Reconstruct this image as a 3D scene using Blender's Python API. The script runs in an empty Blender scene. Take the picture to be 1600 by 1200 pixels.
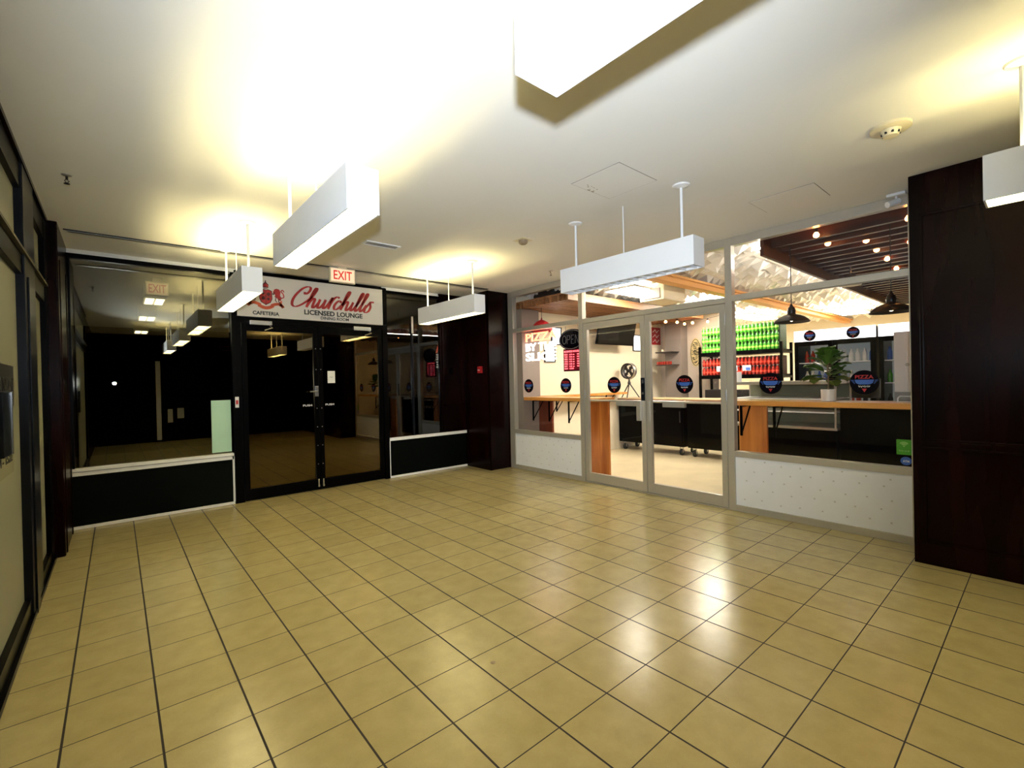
import bpy, bmesh, math, random
from mathutils import Matrix, Vector
random.seed(7)
sc = bpy.context.scene
COL = sc.collection
D = bpy.data
PI = math.pi

# ------------------------------------------------------------------ camera
CAMZ = 1.402
YAW, PITCH, ROLL = 0.7080, -0.0057, -0.0226
def cam_matrix():
    cy, sy = math.cos(YAW), math.sin(YAW)
    cp, sp = math.cos(PITCH), math.sin(PITCH)
    f = Vector((sy*cp, cy*cp, sp)); r = Vector((cy, -sy, 0)); u = r.cross(f)
    c, s = math.cos(ROLL), math.sin(ROLL)
    R = c*r + s*u; U = -s*r + c*u
    m = Matrix((R, U, -f)).transposed().to_4x4()
    m.translation = Vector((0, 0, CAMZ))
    return m
cam_d = D.cameras.new('camera')
cam_d.sensor_width = 36.0
cam_d.lens = 722.18/1600*36.0
cam_d.clip_start = 0.05
cam = D.objects.new('camera', cam_d); COL.objects.link(cam)
cam.matrix_world = cam_matrix()
sc.camera = cam

# ------------------------------------------------------------------ world, exposure
w = D.worlds.new('world'); sc.world = w; w.use_nodes = True
w.node_tree.nodes['Background'].inputs[0].default_value = (0.02, 0.02, 0.025, 1)
w.node_tree.nodes['Background'].inputs[1].default_value = 0.25
sc.view_settings.view_transform = 'Standard'
sc.view_settings.look = 'None'
sc.view_settings.gamma = 1
sc.view_settings.exposure = 0.72
sc.view_settings.use_curve_mapping = False
try:
    sc.cycles.max_bounces = 10
    sc.cycles.transparent_max_bounces = 24
    sc.cycles.sample_clamp_indirect = 6
except Exception:
    pass

# the photographer's flash, just above the camera
fl = D.lights.new('camera_flash', 'SPOT')
fl.energy = 370; fl.color = (0.78, 0.88, 1.0); fl.shadow_soft_size = 0.025
fl.spot_size = math.radians(106); fl.spot_blend = 1.0
flo = D.objects.new('camera_flash', fl); COL.objects.link(flo)
flo.location = (-0.03, -0.04, 1.55)
flo.rotation_euler = Vector((math.sin(YAW), math.cos(YAW), 0.25)).to_track_quat('-Z', 'Y').to_euler()

LAMP_COL = (1.0, 0.84, 0.40)
LAMP_UP, LAMP_DOWN = 62.0, 11.0
SHOP_COL = (1.0, 0.93, 0.80)
SHOP_LIGHT = 36.0

# ------------------------------------------------------------------ room dimensions
H = 2.845                 # hall ceiling
XL, XR, YB = -0.426, 4.896, 6.441
YREAR = -2.6              # hall end behind the camera
PIX = 4.465               # face of the two wooden piers on the right

# ------------------------------------------------------------------ materials
def mat(name, col, rough=0.5, metal=0.0, noise=0.0, nscale=8.0, bump=0.0, bscale=60.0, emis=None, estr=0.0, spec=0.5, coat=0.0):
    m = D.materials.new(name); m.use_nodes = True
    nt = m.node_tree; b = nt.nodes['Principled BSDF']
    b.inputs['Base Color'].default_value = (*col, 1)
    b.inputs['Roughness'].default_value = rough
    b.inputs['Metallic'].default_value = metal
    b.inputs['Specular IOR Level'].default_value = spec
    b.inputs['Coat Weight'].default_value = coat
    tc = nt.nodes.new('ShaderNodeTexCoord')
    if noise > 0:
        n = nt.nodes.new('ShaderNodeTexNoise'); n.inputs['Scale'].default_value = nscale; n.inputs['Detail'].default_value = 5
        nt.links.new(tc.outputs['Object'], n.inputs['Vector'])
        mr = nt.nodes.new('ShaderNodeMapRange')
        mr.inputs['To Min'].default_value = 1-noise; mr.inputs['To Max'].default_value = 1+noise
        nt.links.new(n.outputs['Fac'], mr.inputs['Value'])
        vm = nt.nodes.new('ShaderNodeVectorMath'); vm.operation = 'SCALE'
        vm.inputs[0].default_value = col
        nt.links.new(mr.outputs[0], vm.inputs['Scale'])
        nt.links.new(vm.outputs[0], b.inputs['Base Color'])
    if bump > 0:
        n2 = nt.nodes.new('ShaderNodeTexNoise'); n2.inputs['Scale'].default_value = bscale; n2.inputs['Detail'].default_value = 4
        nt.links.new(tc.outputs['Object'], n2.inputs['Vector'])
        bp = nt.nodes.new('ShaderNodeBump'); bp.inputs['Strength'].default_value = bump; bp.inputs['Distance'].default_value = 0.01
        nt.links.new(n2.outputs['Fac'], bp.inputs['Height'])
        nt.links.new(bp.outputs[0], b.inputs['Normal'])
    if emis:
        b.inputs['Emission Color'].default_value = (*emis, 1)
        b.inputs['Emission Strength'].default_value = estr
    return m

def wood_mat(name, c1, c2, scale, rough, axis='Z', coat=0.0, bump=0.1, spec=0.5):
    m = D.materials.new(name); m.use_nodes = True
    nt = m.node_tree; b = nt.nodes['Principled BSDF']
    tc = nt.nodes.new('ShaderNodeTexCoord'); mp = nt.nodes.new('ShaderNodeMapping')
    s = {'X': (0.08, 1, 1), 'Y': (1, 0.08, 1), 'Z': (1, 1, 0.08)}[axis]
    mp.inputs['Scale'].default_value = [v*scale for v in s]
    nt.links.new(tc.outputs['Object'], mp.inputs[0])
    n = nt.nodes.new('ShaderNodeTexNoise'); n.inputs['Scale'].default_value = 3; n.inputs['Detail'].default_value = 7
    n.inputs['Distortion'].default_value = 0.6
    nt.links.new(mp.outputs[0], n.inputs['Vector'])
    r = nt.nodes.new('ShaderNodeValToRGB')
    r.color_ramp.elements[0].position = 0.35; r.color_ramp.elements[1].position = 0.68
    r.color_ramp.elements[0].color = (*c1, 1); r.color_ramp.elements[1].color = (*c2, 1)
    nt.links.new(n.outputs['Fac'], r.inputs[0]); nt.links.new(r.outputs[0], b.inputs['Base Color'])
    b.inputs['Roughness'].default_value = rough; b.inputs['Coat Weight'].default_value = coat
    b.inputs['Coat Roughness'].default_value = 0.12; b.inputs['Specular IOR Level'].default_value = spec
    bp = nt.nodes.new('ShaderNodeBump'); bp.inputs['Strength'].default_value = bump; bp.inputs['Distance'].default_value = 0.004
    nt.links.new(n.outputs['Fac'], bp.inputs['Height']); nt.links.new(bp.outputs[0], b.inputs['Normal'])
    return m

def glass_mat(name, tint=(1, 1, 1), f0=0.045, rough=0.0, gain=0.9, gcol=(1, 1, 1)):
    # clear pane: Schlick reflection over straight transmission, same from both sides
    m = D.materials.new(name); m.use_nodes = True
    nt = m.node_tree; nt.nodes.clear()
    o = nt.nodes.new('ShaderNodeOutputMaterial'); mx = nt.nodes.new('ShaderNodeMixShader')
    t = nt.nodes.new('ShaderNodeBsdfTransparent'); t.inputs[0].default_value = (*tint, 1)
    g = nt.nodes.new('ShaderNodeBsdfGlossy'); g.inputs['Roughness'].default_value = rough; g.inputs['Color'].default_value = (*gcol, 1)
    geo = nt.nodes.new('ShaderNodeNewGeometry')
    dot = nt.nodes.new('ShaderNodeVectorMath'); dot.operation = 'DOT_PRODUCT'
    nt.links.new(geo.outputs['Normal'], dot.inputs[0]); nt.links.new(geo.outputs['Incoming'], dot.inputs[1])
    ab = nt.nodes.new('ShaderNodeMath'); ab.operation = 'ABSOLUTE'; nt.links.new(dot.outputs['Value'], ab.inputs[0])
    sb = nt.nodes.new('ShaderNodeMath'); sb.operation = 'SUBTRACT'; sb.inputs[0].default_value = 1; nt.links.new(ab.outputs[0], sb.inputs[1])
    pw = nt.nodes.new('ShaderNodeMath'); pw.operation = 'POWER'; pw.inputs[1].default_value = 5; nt.links.new(sb.outputs[0], pw.inputs[0])
    ma = nt.nodes.new('ShaderNodeMath'); ma.operation = 'MULTIPLY_ADD'; ma.inputs[1].default_value = gain; ma.inputs[2].default_value = f0
    nt.links.new(pw.outputs[0], ma.inputs[0])
    nt.links.new(ma.outputs[0], mx.inputs[0]); nt.links.new(t.outputs[0], mx.inputs[1]); nt.links.new(g.outputs[0], mx.inputs[2])
    nt.links.new(mx.outputs[0], o.inputs[0])
    return m

def emit_mat(name, col, s):
    return mat(name, (0.8, 0.8, 0.8), 0.5, emis=col, estr=s)

def floor_mat():
    m = D.materials.new('floor_tiles'); m.use_nodes = True
    nt = m.node_tree; b = nt.nodes['Principled BSDF']; L = nt.links.new
    tc = nt.nodes.new('ShaderNodeTexCoord'); sp = nt.nodes.new('ShaderNodeSeparateXYZ'); L(tc.outputs['Object'], sp.inputs[0])
    def M(op, a, bb=None):
        n = nt.nodes.new('ShaderNodeMath'); n.operation = op
        for i, v in enumerate((a, bb)):
            if v is None: continue
            if isinstance(v, (int, float)): n.inputs[i].default_value = v
            else: L(v, n.inputs[i])
        return n.outputs[0]
    TX, TY = 0.305, 0.305*1.0169
    def line(sock, ph, T, w):
        v = M('DIVIDE', M('SUBTRACT', sock, ph), T)
        fr = M('FRACT', v)
        d = M('MULTIPLY', M('MINIMUM', fr, M('SUBTRACT', 1.0, fr)), T)
        return M('LESS_THAN', d, w), M('FLOOR', v)
    lx, ix = line(sp.outputs['X'], -0.1947, TX, 0.0042)
    ly, iy = line(sp.outputs['Y'], 1.9283, TY, 0.0026)
    grout = M('MAXIMUM', lx, ly)
    cmb = nt.nodes.new('ShaderNodeCombineXYZ'); L(ix, cmb.inputs[0]); L(iy, cmb.inputs[1])
    wn = nt.nodes.new('ShaderNodeTexWhiteNoise'); wn.noise_dimensions = '3D'; L(cmb.outputs[0], wn.inputs['Vector'])
    n1 = nt.nodes.new('ShaderNodeTexNoise'); n1.inputs['Scale'].default_value = 9; n1.inputs['Detail'].default_value = 6
    L(tc.outputs['Object'], n1.inputs['Vector'])
    n3 = nt.nodes.new('ShaderNodeTexNoise'); n3.inputs['Scale'].default_value = 45; n3.inputs['Detail'].default_value = 3; n3.inputs['Distortion'].default_value = 2.5
    L(tc.outputs['Object'], n3.inputs['Vector'])
    r = nt.nodes.new('ShaderNodeValToRGB')
    r.color_ramp.elements[0].position = 0.2; r.color_ramp.elements[1].position = 0.8
    r.color_ramp.elements[0].color = (0.34, 0.275, 0.12, 1); r.color_ramp.elements[1].color = (0.48, 0.40, 0.20, 1)
    a = M('ADD', M('MULTIPLY', n1.outputs['Fac'], 0.6), M('MULTIPLY', wn.outputs['Value'], 0.16))
    a = M('ADD', a, M('MULTIPLY', n3.outputs['Fac'], 0.24))
    L(a, r.inputs[0])
    mx = nt.nodes.new('ShaderNodeMix'); mx.data_type = 'RGBA'
    L(grout, mx.inputs['Factor']); L(r.outputs[0], mx.inputs['A']); mx.inputs['B'].default_value = (0.012, 0.006, 0.003, 1)
    L(mx.outputs['Result'], b.inputs['Base Color'])
    L(M('ADD', M('MULTIPLY', grout, 0.5), M('ADD', 0.16, M('MULTIPLY', n3.outputs['Fac'], 0.12))), b.inputs['Roughness'])
    b.inputs['Specular IOR Level'].default_value = 0.5
    bp = nt.nodes.new('ShaderNodeBump'); bp.inputs['Strength'].default_value = 0.22; bp.inputs['Distance'].default_value = 0.004
    hgt = M('SUBTRACT', M('MULTIPLY', M('ADD', n3.outputs['Fac'], M('MULTIPLY', n1.outputs['Fac'], 2.0)), 0.35), M('MULTIPLY', grout, 1.0))
    L(hgt, bp.inputs['Height']); L(bp.outputs[0], b.inputs['Normal'])
    return m

M_ = {}
M_['ceil'] = mat('ceiling_plaster', (0.80, 0.79, 0.75), 0.75, noise=0.025, nscale=1.3, bump=0.05, bscale=45)
M_['floor'] = floor_mat()
M_['dwood'] = wood_mat('mahogany', (0.0018, 0.0005, 0.0004), (0.008, 0.0013, 0.0010), 2.4, 0.26, 'Z', coat=0.0, bump=0.05, spec=0.09)
M_['black'] = mat('black_metal', (0.0008, 0.0008, 0.001), 0.32, noise=0.15, spec=0.06)
M_['blackpanel'] = mat('black_panel', (0.0015, 0.0025, 0.0018), 0.6, noise=0.15, spec=0.04)
M_['void'] = mat('dark_room', (0.002, 0.002, 0.002), 0.9, noise=0.1, spec=0.0)  # darkness of the lounge and rear hall put into a matte black
M_['navy'] = mat('dark_bronze_metal', (0.003, 0.004, 0.008), 0.3, 0.0, noise=0.2, spec=0.2)
M_['alu'] = mat('brushed_aluminium', (0.52, 0.49, 0.43), 0.36, 0.5, noise=0.05, nscale=30)
M_['chrome'] = mat('satin_chrome', (0.65, 0.65, 0.66), 0.22, 0.9, noise=0.04)
M_['white'] = mat('white_enamel', (0.80, 0.81, 0.83), 0.35, noise=0.02)
M_['whitetrim'] = mat('white_trim', (0.86, 0.86, 0.86), 0.45, noise=0.05, nscale=20)
M_['glass'] = glass_mat('clear_glass', f0=0.012, gain=0.35)
M_['dglass'] = glass_mat('dark_glass', tint=(0.6, 0.6, 0.52), f0=0.15, gcol=(1, 0.95, 0.8))
M_['bglass'] = glass_mat('bronze_glass', tint=(0.35, 0.3, 0.2), f0=0.14, gain=0.6, gcol=(1, 0.78, 0.45))
M_['dglass2'] = glass_mat('dim_glass', tint=(0.4, 0.4, 0.35), f0=0.05, gain=0.5)
M_['frost'] = mat('frosted_glass', (0.25, 0.25, 0.17), 0.42, noise=0.08, nscale=2.5)
M_['mint'] = mat('mint_sheet', (0.44, 0.68, 0.54), 0.3, noise=0.05)
M_['kick'] = mat('white_kick_panel', (0.82, 0.83, 0.86), 0.5, noise=0.05, nscale=5, bump=0.15, bscale=25)
M_['signw'] = mat('sign_face', (0.56, 0.53, 0.48), 0.4, noise=0.03, emis=(1, 0.95, 0.85), estr=0.03)
M_['signred'] = mat('sign_red', (0.34, 0.012, 0.012), 0.5, noise=0.05)
M_['signdark'] = mat('sign_dark_red', (0.06, 0.005, 0.006), 0.5, noise=0.05)
M_['signorange'] = mat('sign_orange', (0.48, 0.07, 0.02), 0.5, noise=0.1)
M_['ink'] = mat('black_ink', (0.006, 0.006, 0.006), 0.6, noise=0.1)
M_['cream'] = mat('cream_paint', (0.78, 0.69, 0.52), 0.6, noise=0.03, nscale=3)
M_['creamplastic'] = mat('aged_plastic', (0.72, 0.64, 0.44), 0.4, noise=0.05)
M_['greycol'] = mat('grey_paint', (0.22, 0.18, 0.155), 0.6, noise=0.06)
M_['shopfloor'] = mat('polished_concrete', (0.66, 0.56, 0.36), 0.3, noise=0.24, nscale=3.2, bump=0.05, bscale=8)
M_['pine'] = wood_mat('varnished_pine', (0.50, 0.19, 0.035), (0.72, 0.34, 0.08), 3.5, 0.3, 'Y', coat=0.2)
M_['pinev'] = wood_mat('varnished_pine_upright', (0.38, 0.10, 0.016), (0.66, 0.24, 0.045), 3.5, 0.35, 'Z', coat=0.2)
M_['beamw'] = wood_mat('pale_beam', (0.66, 0.30, 0.07), (0.80, 0.42, 0.12), 2.5, 0.45, 'X')
M_['slat'] = wood_mat('red_brown_slats', (0.030, 0.007, 0.003), (0.085, 0.020, 0.007), 3.0, 0.45, 'Y')
M_['slat2'] = wood_mat('brown_slats', (0.20, 0.085, 0.03), (0.36, 0.17, 0.07), 3.0, 0.45, 'X')
M_['redboard'] = wood_mat('dark_red_board', (0.10, 0.018, 0.008), (0.18, 0.035, 0.012), 3.0, 0.4, 'Z')
M_['foil'] = mat('embossed_ceiling_tile', (0.78, 0.75, 0.68), 0.35, 0.15, noise=0.06, nscale=4)
M_['rubber'] = mat('black_rubber', (0.01, 0.01, 0.01), 0.6, noise=0.1)
M_['steel'] = mat('stainless_steel', (0.50, 0.49, 0.46), 0.3, 0.8, noise=0.05)
M_['greenb'] = mat('green_bottle', (0.05, 0.30, 0.02), 0.15, noise=0.25, nscale=20)
M_['limelab'] = mat('lime_label', (0.38, 0.72, 0.10), 0.4, noise=0.2, nscale=30)
M_['redlab'] = mat('red_label', (0.70, 0.06, 0.03), 0.4, noise=0.2, nscale=30)
M_['dgreen'] = mat('shaded_green_carton', (0.015, 0.07, 0.008), 0.6, noise=0.3)
M_['dred'] = mat('shaded_red_carton', (0.06, 0.006, 0.004), 0.6, noise=0.3)
M_['casein'] = mat('case_back', (0.16, 0.17, 0.11), 0.4, noise=0.1)
M_['redb'] = mat('red_bottle', (0.30, 0.015, 0.008), 0.2, noise=0.15, nscale=20)
M_['whiteb'] = mat('white_label', (0.8, 0.8, 0.78), 0.4, noise=0.03)
M_['blueb'] = mat('blue_print', (0.03, 0.10, 0.42), 0.4, noise=0.1)
M_['leaf'] = mat('fig_leaf', (0.045, 0.13, 0.012), 0.35, noise=0.45, nscale=9)
M_['stem'] = mat('plant_stem', (0.16, 0.10, 0.04), 0.6, noise=0.2)
M_['pot'] = mat('white_ceramic', (0.74, 0.69, 0.63), 0.35, noise=0.03)
M_['soil'] = mat('potting_soil', (0.03, 0.018, 0.01), 0.9, noise=0.3)
M_['sred'] = mat('sticker_red', (0.42, 0.015, 0.02), 0.4, noise=0.05)
M_['sblue'] = mat('sticker_blue', (0.03, 0.11, 0.45), 0.4, noise=0.05)
M_['swhite'] = mat('sticker_white', (0.75, 0.75, 0.75), 0.4, noise=0.03)
M_['sblack'] = mat('sticker_black', (0.003, 0.002, 0.004), 0.5, noise=0.05, spec=0.05)
M_['sgreen'] = mat('sticker_green', (0.05, 0.30, 0.01), 0.4, noise=0.05)
M_['lime'] = mat('sticker_pale_green', (0.40, 0.62, 0.22), 0.4, noise=0.05)
M_['paper'] = mat('paper', (0.72, 0.72, 0.66), 0.7, noise=0.03)
M_['neonoff'] = mat('unlit_neon_tube', (0.16, 0.16, 0.17), 0.3, noise=0.05)
M_['neonred'] = emit_mat('lit_red_tube', (1.0, 0.10, 0.03), 3.5)
M_['neonwhite'] = emit_mat('lit_white_tube', (1.0, 0.97, 0.90), 3.0)
M_['ledred'] = emit_mat('lit_red_lettering', (1.0, 0.02, 0.06), 1.6)
M_['ledback'] = mat('red_board_back', (0.10, 0.002, 0.008), 0.4, noise=0.05, emis=(1, 0, 0.04), estr=0.05)
M_['exitface'] = mat('exit_sign_face', (0.80, 0.66, 0.48), 0.4, noise=0.02, emis=(1.0, 0.70, 0.45), estr=0.35)
M_['exitred'] = mat('exit_letters', (0.45, 0.01, 0.008), 0.5, noise=0.03, emis=(1, 0.03, 0.01), estr=0.25)
M_['lampdown'] = emit_mat('lit_lens', LAMP_COL, LAMP_DOWN)
M_['lampup'] = emit_mat('lit_tube', LAMP_COL, LAMP_UP)
M_['lampoff'] = mat('unlit_lens', (0.55, 0.54, 0.50), 0.4, noise=0.04)
M_['loungelamp'] = emit_mat('lounge_lit_tube', (1.0, 0.92, 0.65), 5.0)
M_['shopfill'] = emit_mat('added_shop_light', SHOP_COL, SHOP_LIGHT)  # glow of the panels added to brighten the shop
M_['shopstrip'] = emit_mat('shop_light_strip', SHOP_COL, 60.0)
M_['bulb'] = emit_mat('warm_bulb', (1.0, 0.36, 0.09), 24.0)
M_['pendbulb'] = emit_mat('pendant_bulb', (1.0, 0.80, 0.45), 8.0)
M_['coolerlamp'] = emit_mat('cooler_header_light', (1.0, 0.98, 0.95), 1.6)
M_['coolerin'] = mat('cooler_lining', (0.36, 0.37, 0.36), 0.5, noise=0.04, emis=(0.9, 1, 0.95), estr=0.05)
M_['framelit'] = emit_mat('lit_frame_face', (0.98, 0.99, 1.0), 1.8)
M_['tv'] = mat('tv_screen', (0.008, 0.006, 0.005), 0.5, noise=0.1, spec=0.1)
M_['grime'] = mat('dirty_plastic', (0.30, 0.22, 0.14), 0.6, noise=0.4, nscale=40)
M_['banner'] = mat('grey_banner', (0.035, 0.035, 0.035), 0.35, noise=0.1)
M_['notice'] = mat('olive_notice', (0.22, 0.21, 0.12), 0.5, noise=0.05)
M_['partition'] = mat('warm_grey_paint', (0.55, 0.47, 0.38), 0.6, noise=0.04)
M_['bench'] = mat('tan_worktop', (0.50, 0.36, 0.20), 0.45, noise=0.08)
M_['olive'] = mat('olive_brown_metal', (0.05, 0.042, 0.015), 0.5, noise=0.1)
M_['rattan'] = mat('carved_pale_wood', (0.62, 0.50, 0.24), 0.6, noise=0.35, nscale=40)
M_['duct'] = mat('duct_dark', (0.02, 0.018, 0.018), 0.35, 0.3, noise=0.2)
M_['silver'] = mat('bright_duct', (0.72, 0.70, 0.66), 0.18, 0.95, noise=0.05)

# ------------------------------------------------------------------ mesh builder
FR = {  # local frames: right, up, out
    'S': (Vector((1, 0, 0)), Vector((0, 0, 1)), Vector((0, -1, 0))),
    'W': (Vector((0, -1, 0)), Vector((0, 0, 1)), Vector((-1, 0, 0))),
    'E': (Vector((0, 1, 0)), Vector((0, 0, 1)), Vector((1, 0, 0))),
    'N': (Vector((-1, 0, 0)), Vector((0, 0, 1)), Vector((0, 1, 0))),
}
def frame(o, face):
    r, u, n = FR[face]
    m = Matrix((r, u, n)).transposed().to_4x4(); m.translation = Vector(o)
    return m

class MB:
    def __init__(s, mtx=None):
        s.bm = bmesh.new(); s.m = mtx or Matrix.Identity(4)
    def v(s, p): return s.bm.verts.new(s.m @ Vector(p))
    def box(s, x0, x1, y0, y1, z0, z1, bev=0.0):
        vs = [s.v((x, y, z)) for x in (x0, x1) for y in (y0, y1) for z in (z0, z1)]
        F = [(0, 1, 3, 2), (4, 6, 7, 5), (0, 4, 5, 1), (2, 3, 7, 6), (0, 2, 6, 4), (1, 5, 7, 3)]
        fs = [s.bm.faces.new([vs[i] for i in f]) for f in F]
        if bev > 0:
            es = list({e for f in fs for e in f.edges})
            bmesh.ops.bevel(s.bm, geom=es, offset=bev, segments=2, affect='EDGES', profile=0.7)
        return s
    def tube(s, pts, r, n=10, cap=True):
        pts = [Vector(p) for p in pts]; rings = []
        rr = r if isinstance(r, (list, tuple)) else [r]*len(pts)
        for i, p in enumerate(pts):
            d = (pts[min(i+1, len(pts)-1)] - pts[max(i-1, 0)]).normalized()
            a = d.orthogonal().normalized() if i == 0 else (a - d*a.dot(d)).normalized()
            b = d.cross(a)
            rings.append([s.v(p + rr[i]*(math.cos(2*PI*k/n)*a + math.sin(2*PI*k/n)*b)) for k in range(n)])
        for i in range(len(rings)-1):
            for k in range(n):
                s.bm.faces.new((rings[i][k], rings[i][(k+1) % n], rings[i+1][(k+1) % n], rings[i+1][k]))
        if cap:
            s.bm.faces.new(rings[0][::-1]); s.bm.faces.new(rings[-1])
        return s
    def lathe(s, c, prof, n=24, axis='Z', cap=True):
        c = Vector(c); rings = []
        for r, h in prof:
            ring = []
            for k in range(n):
                a = 2*PI*k/n; x, y = r*math.cos(a), r*math.sin(a)
                q = {'Z': (x, y, h), 'X': (h, x, y), 'Y': (x, h, y)}[axis]
                ring.append(s.v(c + Vector(q)))
            rings.append(ring)
        for i in range(len(rings)-1):
            for k in range(n):
                s.bm.faces.new((rings[i][k], rings[i][(k+1) % n], rings[i+1][(k+1) % n], rings[i+1][k]))
        if cap:
            if prof[0][0] > 1e-4: s.bm.faces.new(rings[0][::-1])
            if prof[-1][0] > 1e-4: s.bm.faces.new(rings[-1])
        return s
    def poly(s, pts, z0, z1):           # extruded outline in local xy
        a = [s.v((x, y, z0)) for x, y in pts]; b = [s.v((x, y, z1)) for x, y in pts]
        n = len(pts)
        s.bm.faces.new(a[::-1]); s.bm.faces.new(b)
        for i in range(n): s.bm.faces.new((a[i], a[(i+1) % n], b[(i+1) % n], b[i]))
        return s
    def ribbon(s, pts, wf, z0, z1):     # pen stroke in local xy
        n = len(pts); L = []; R = []
        for i in range(n):
            p0 = Vector(pts[max(i-1, 0)]); p1 = Vector(pts[min(i+1, n-1)])
            d = (p1-p0); d = d.normalized() if d.length > 1e-9 else Vector((1, 0))
            wd = wf(d, i/(n-1)); nn = Vector((-d.y, d.x))*wd/2
            p = Vector(pts[i]); L.append(p+nn); R.append(p-nn)
        q = [[s.v((p.x, p.y, z)) for p in P] for P in (L, R) for z in (z0, z1)]   # L0 L1 R0 R1
        for i in range(n-1):
            for u, w_ in ((0, 1), (1, 3), (3, 2), (2, 0)):
                s.bm.faces.new((q[u][i], q[u][i+1], q[w_][i+1], q[w_][i]))
        for i in (0, n-1): s.bm.faces.new((q[0][i], q[1][i], q[3][i], q[2][i]))
        return s
    def text(s, body, x0, y0, w, h, z0, z1, bold=0.0, shear=0.0):
        cu = D.curves.new('t', 'FONT'); cu.body = body; cu.offset = bold; cu.shear = shear
        cu.extrude = 0.5; cu.resolution_u = 3
        ob = D.objects.new('t', cu); COL.objects.link(ob)
        me = D.meshes.new_from_object(ob.evaluated_get(bpy.context.evaluated_depsgraph_get()))
        D.objects.remove(ob); D.curves.remove(cu)
        xs = [v.co.x for v in me.vertices]; ys = [v.co.y for v in me.vertices]
        ax, bx, ay, by = min(xs), max(xs), min(ys), max(ys)
        vs = [s.v((x0+(v.co.x-ax)/(bx-ax)*w, y0+(v.co.y-ay)/(by-ay)*h, z0 if v.co.z < 0 else z1)) for v in me.vertices]
        for p in me.polygons:
            try: s.bm.faces.new([vs[i] for i in p.vertices])
            except ValueError: pass
        D.meshes.remove(me)
        return s

def wloc(o):
    v = Vector(o.location)
    while o.parent: o = o.parent; v += Vector(o.location)
    return v
def build(name, mb, m, parent=None, smooth=False, origin=None):
    me = D.meshes.new(name)
    bmesh.ops.recalc_face_normals(mb.bm, faces=mb.bm.faces[:])
    off = wloc(parent) if parent else Vector(origin or (0, 0, 0))
    if parent is None and origin is None:
        xs = [v.co for v in mb.bm.verts]
        off = Vector(((min(v.x for v in xs)+max(v.x for v in xs))/2, (min(v.y for v in xs)+max(v.y for v in xs))/2, min(v.z for v in xs)))
    for v in mb.bm.verts: v.co -= off
    mb.bm.to_mesh(me); mb.bm.free()
    me.materials.append(M_[m])
    if smooth:
        for p in me.polygons: p.use_smooth = True
        try: me.set_sharp_from_angle(angle=math.radians(35))
        except Exception: pass
    o = D.objects.new(name, me); COL.objects.link(o)
    if parent: o.parent = parent
    else: o.location = off
    return o
def thing(name, label, cat, loc, group=None):
    o = D.objects.new(name, None); COL.objects.link(o); o.location = loc; o.empty_display_size = 0.1
    o['label'] = label; o['category'] = cat
    if group: o['group'] = group
    return o
def tag(o, label, cat, group=None):
    o['label'] = label; o['category'] = cat
    if group: o['group'] = group
    return o
def struct(o): o['kind'] = 'structure'; return o
def sroot(name, loc):
    o = D.objects.new(name, None); COL.objects.link(o); o.location = loc; o.empty_display_size = 0.1
    return struct(o)
def dup(root, loc, label=None, group=None, name=None):
    def cp(o, par):
        c = o.copy(); COL.objects.link(c); c.parent = par
        for ch in [x for x in o.children]: cp(ch, c)
        return c
    r = cp(root, None); r.location = loc
    if label: r['label'] = label
    if group: r['group'] = group
    return r
def B(*a, **k): return MB().box(*a, **k)

# ================================================================== THE SETTING
# object coordinates of the floor stay equal to world coordinates, so origin (0,0,0)
struct(build('floor', B(XL-0.2, XR+0.03, YREAR, YB+0.03, -0.05, 0), 'floor', origin=(0, 0, 0)))
struct(build('ceiling', B(XL-0.2, XR+0.05, YREAR, YB+0.10, H, H+0.08), 'ceil', origin=(0, 0, 0)))

# ---- left frontage: frosted glass between dark metal members, X = XL, facing +X
FX = XL
def left_front():
    w = sroot('window_1', (FX, 4.9, 0))
    fr = MB()
    fr.box(FX-0.08, FX+0.0, 4.62, 5.47, 2.66, H-0.005)
    fr.box(FX-0.08, FX+0.0, 4.62, 5.47, 2.13, 2.26)
    fr.box(FX-0.08, FX+0.0, 4.62, 5.47, 0.0, 0.10)
    fr.box(FX-0.08, FX+0.005, 5.30, 5.47, 0.0, H-0.005)
    build('window_frame', fr, 'black', w)
    build('lower_pane', B(FX-0.045, FX-0.03, 4.62, 5.30, 0.10, 2.13), 'frost', w)
    build('upper_pane', B(FX-0.045, FX-0.03, 4.62, 5.30, 2.26, 2.66), 'frost', w)
    m = sroot('trim_1', (FX, 4.35, 0))
    build('mullion', B(FX-0.08, FX+0.012, 4.12, 4.60, 0, H-0.005, bev=0.004), 'navy', m)
    build('mullion_bead', B(FX+0.0125, FX+0.022, 4.20, 4.34, 0.0, 2.13, bev=0.003), 'navy', m)
    # wide pane left of the mullion, running back past the camera
    w2 = sroot('window_2', (FX, 3.4, 0))
    fr = MB()
    fr.box(FX-0.08, FX+0.0, 0.9, 4.12, 2.66, H-0.005)
    fr.box(FX-0.08, FX+0.0, 0.9, 4.12, 2.13, 2.26)
    fr.box(FX-0.08, FX+0.0, 0.9, 4.12, 0.0, 0.12)
    fr.box(FX-0.08, FX+0.0, 0.9, 1.0, 0.12, 2.66)
    build('window_frame', fr, 'black', w2)
    build('lower_pane', B(FX-0.045, FX-0.03, 1.0, 4.12, 0.12, 2.13), 'frost', w2)
    build('upper_pane', B(FX-0.045, FX-0.03, 1.0, 4.12, 2.26, 2.66), 'frost', w2)
    struct(build('wall_left', B(FX-0.12, FX-0.01, YREAR, 0.9, 0, H), 'dwood'))
left_front()
struct(build('trim_2', B(FX-0.02, FX+0.018, 0.9, 5.47, H-0.030, H-0.001), 'dwood'))
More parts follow.
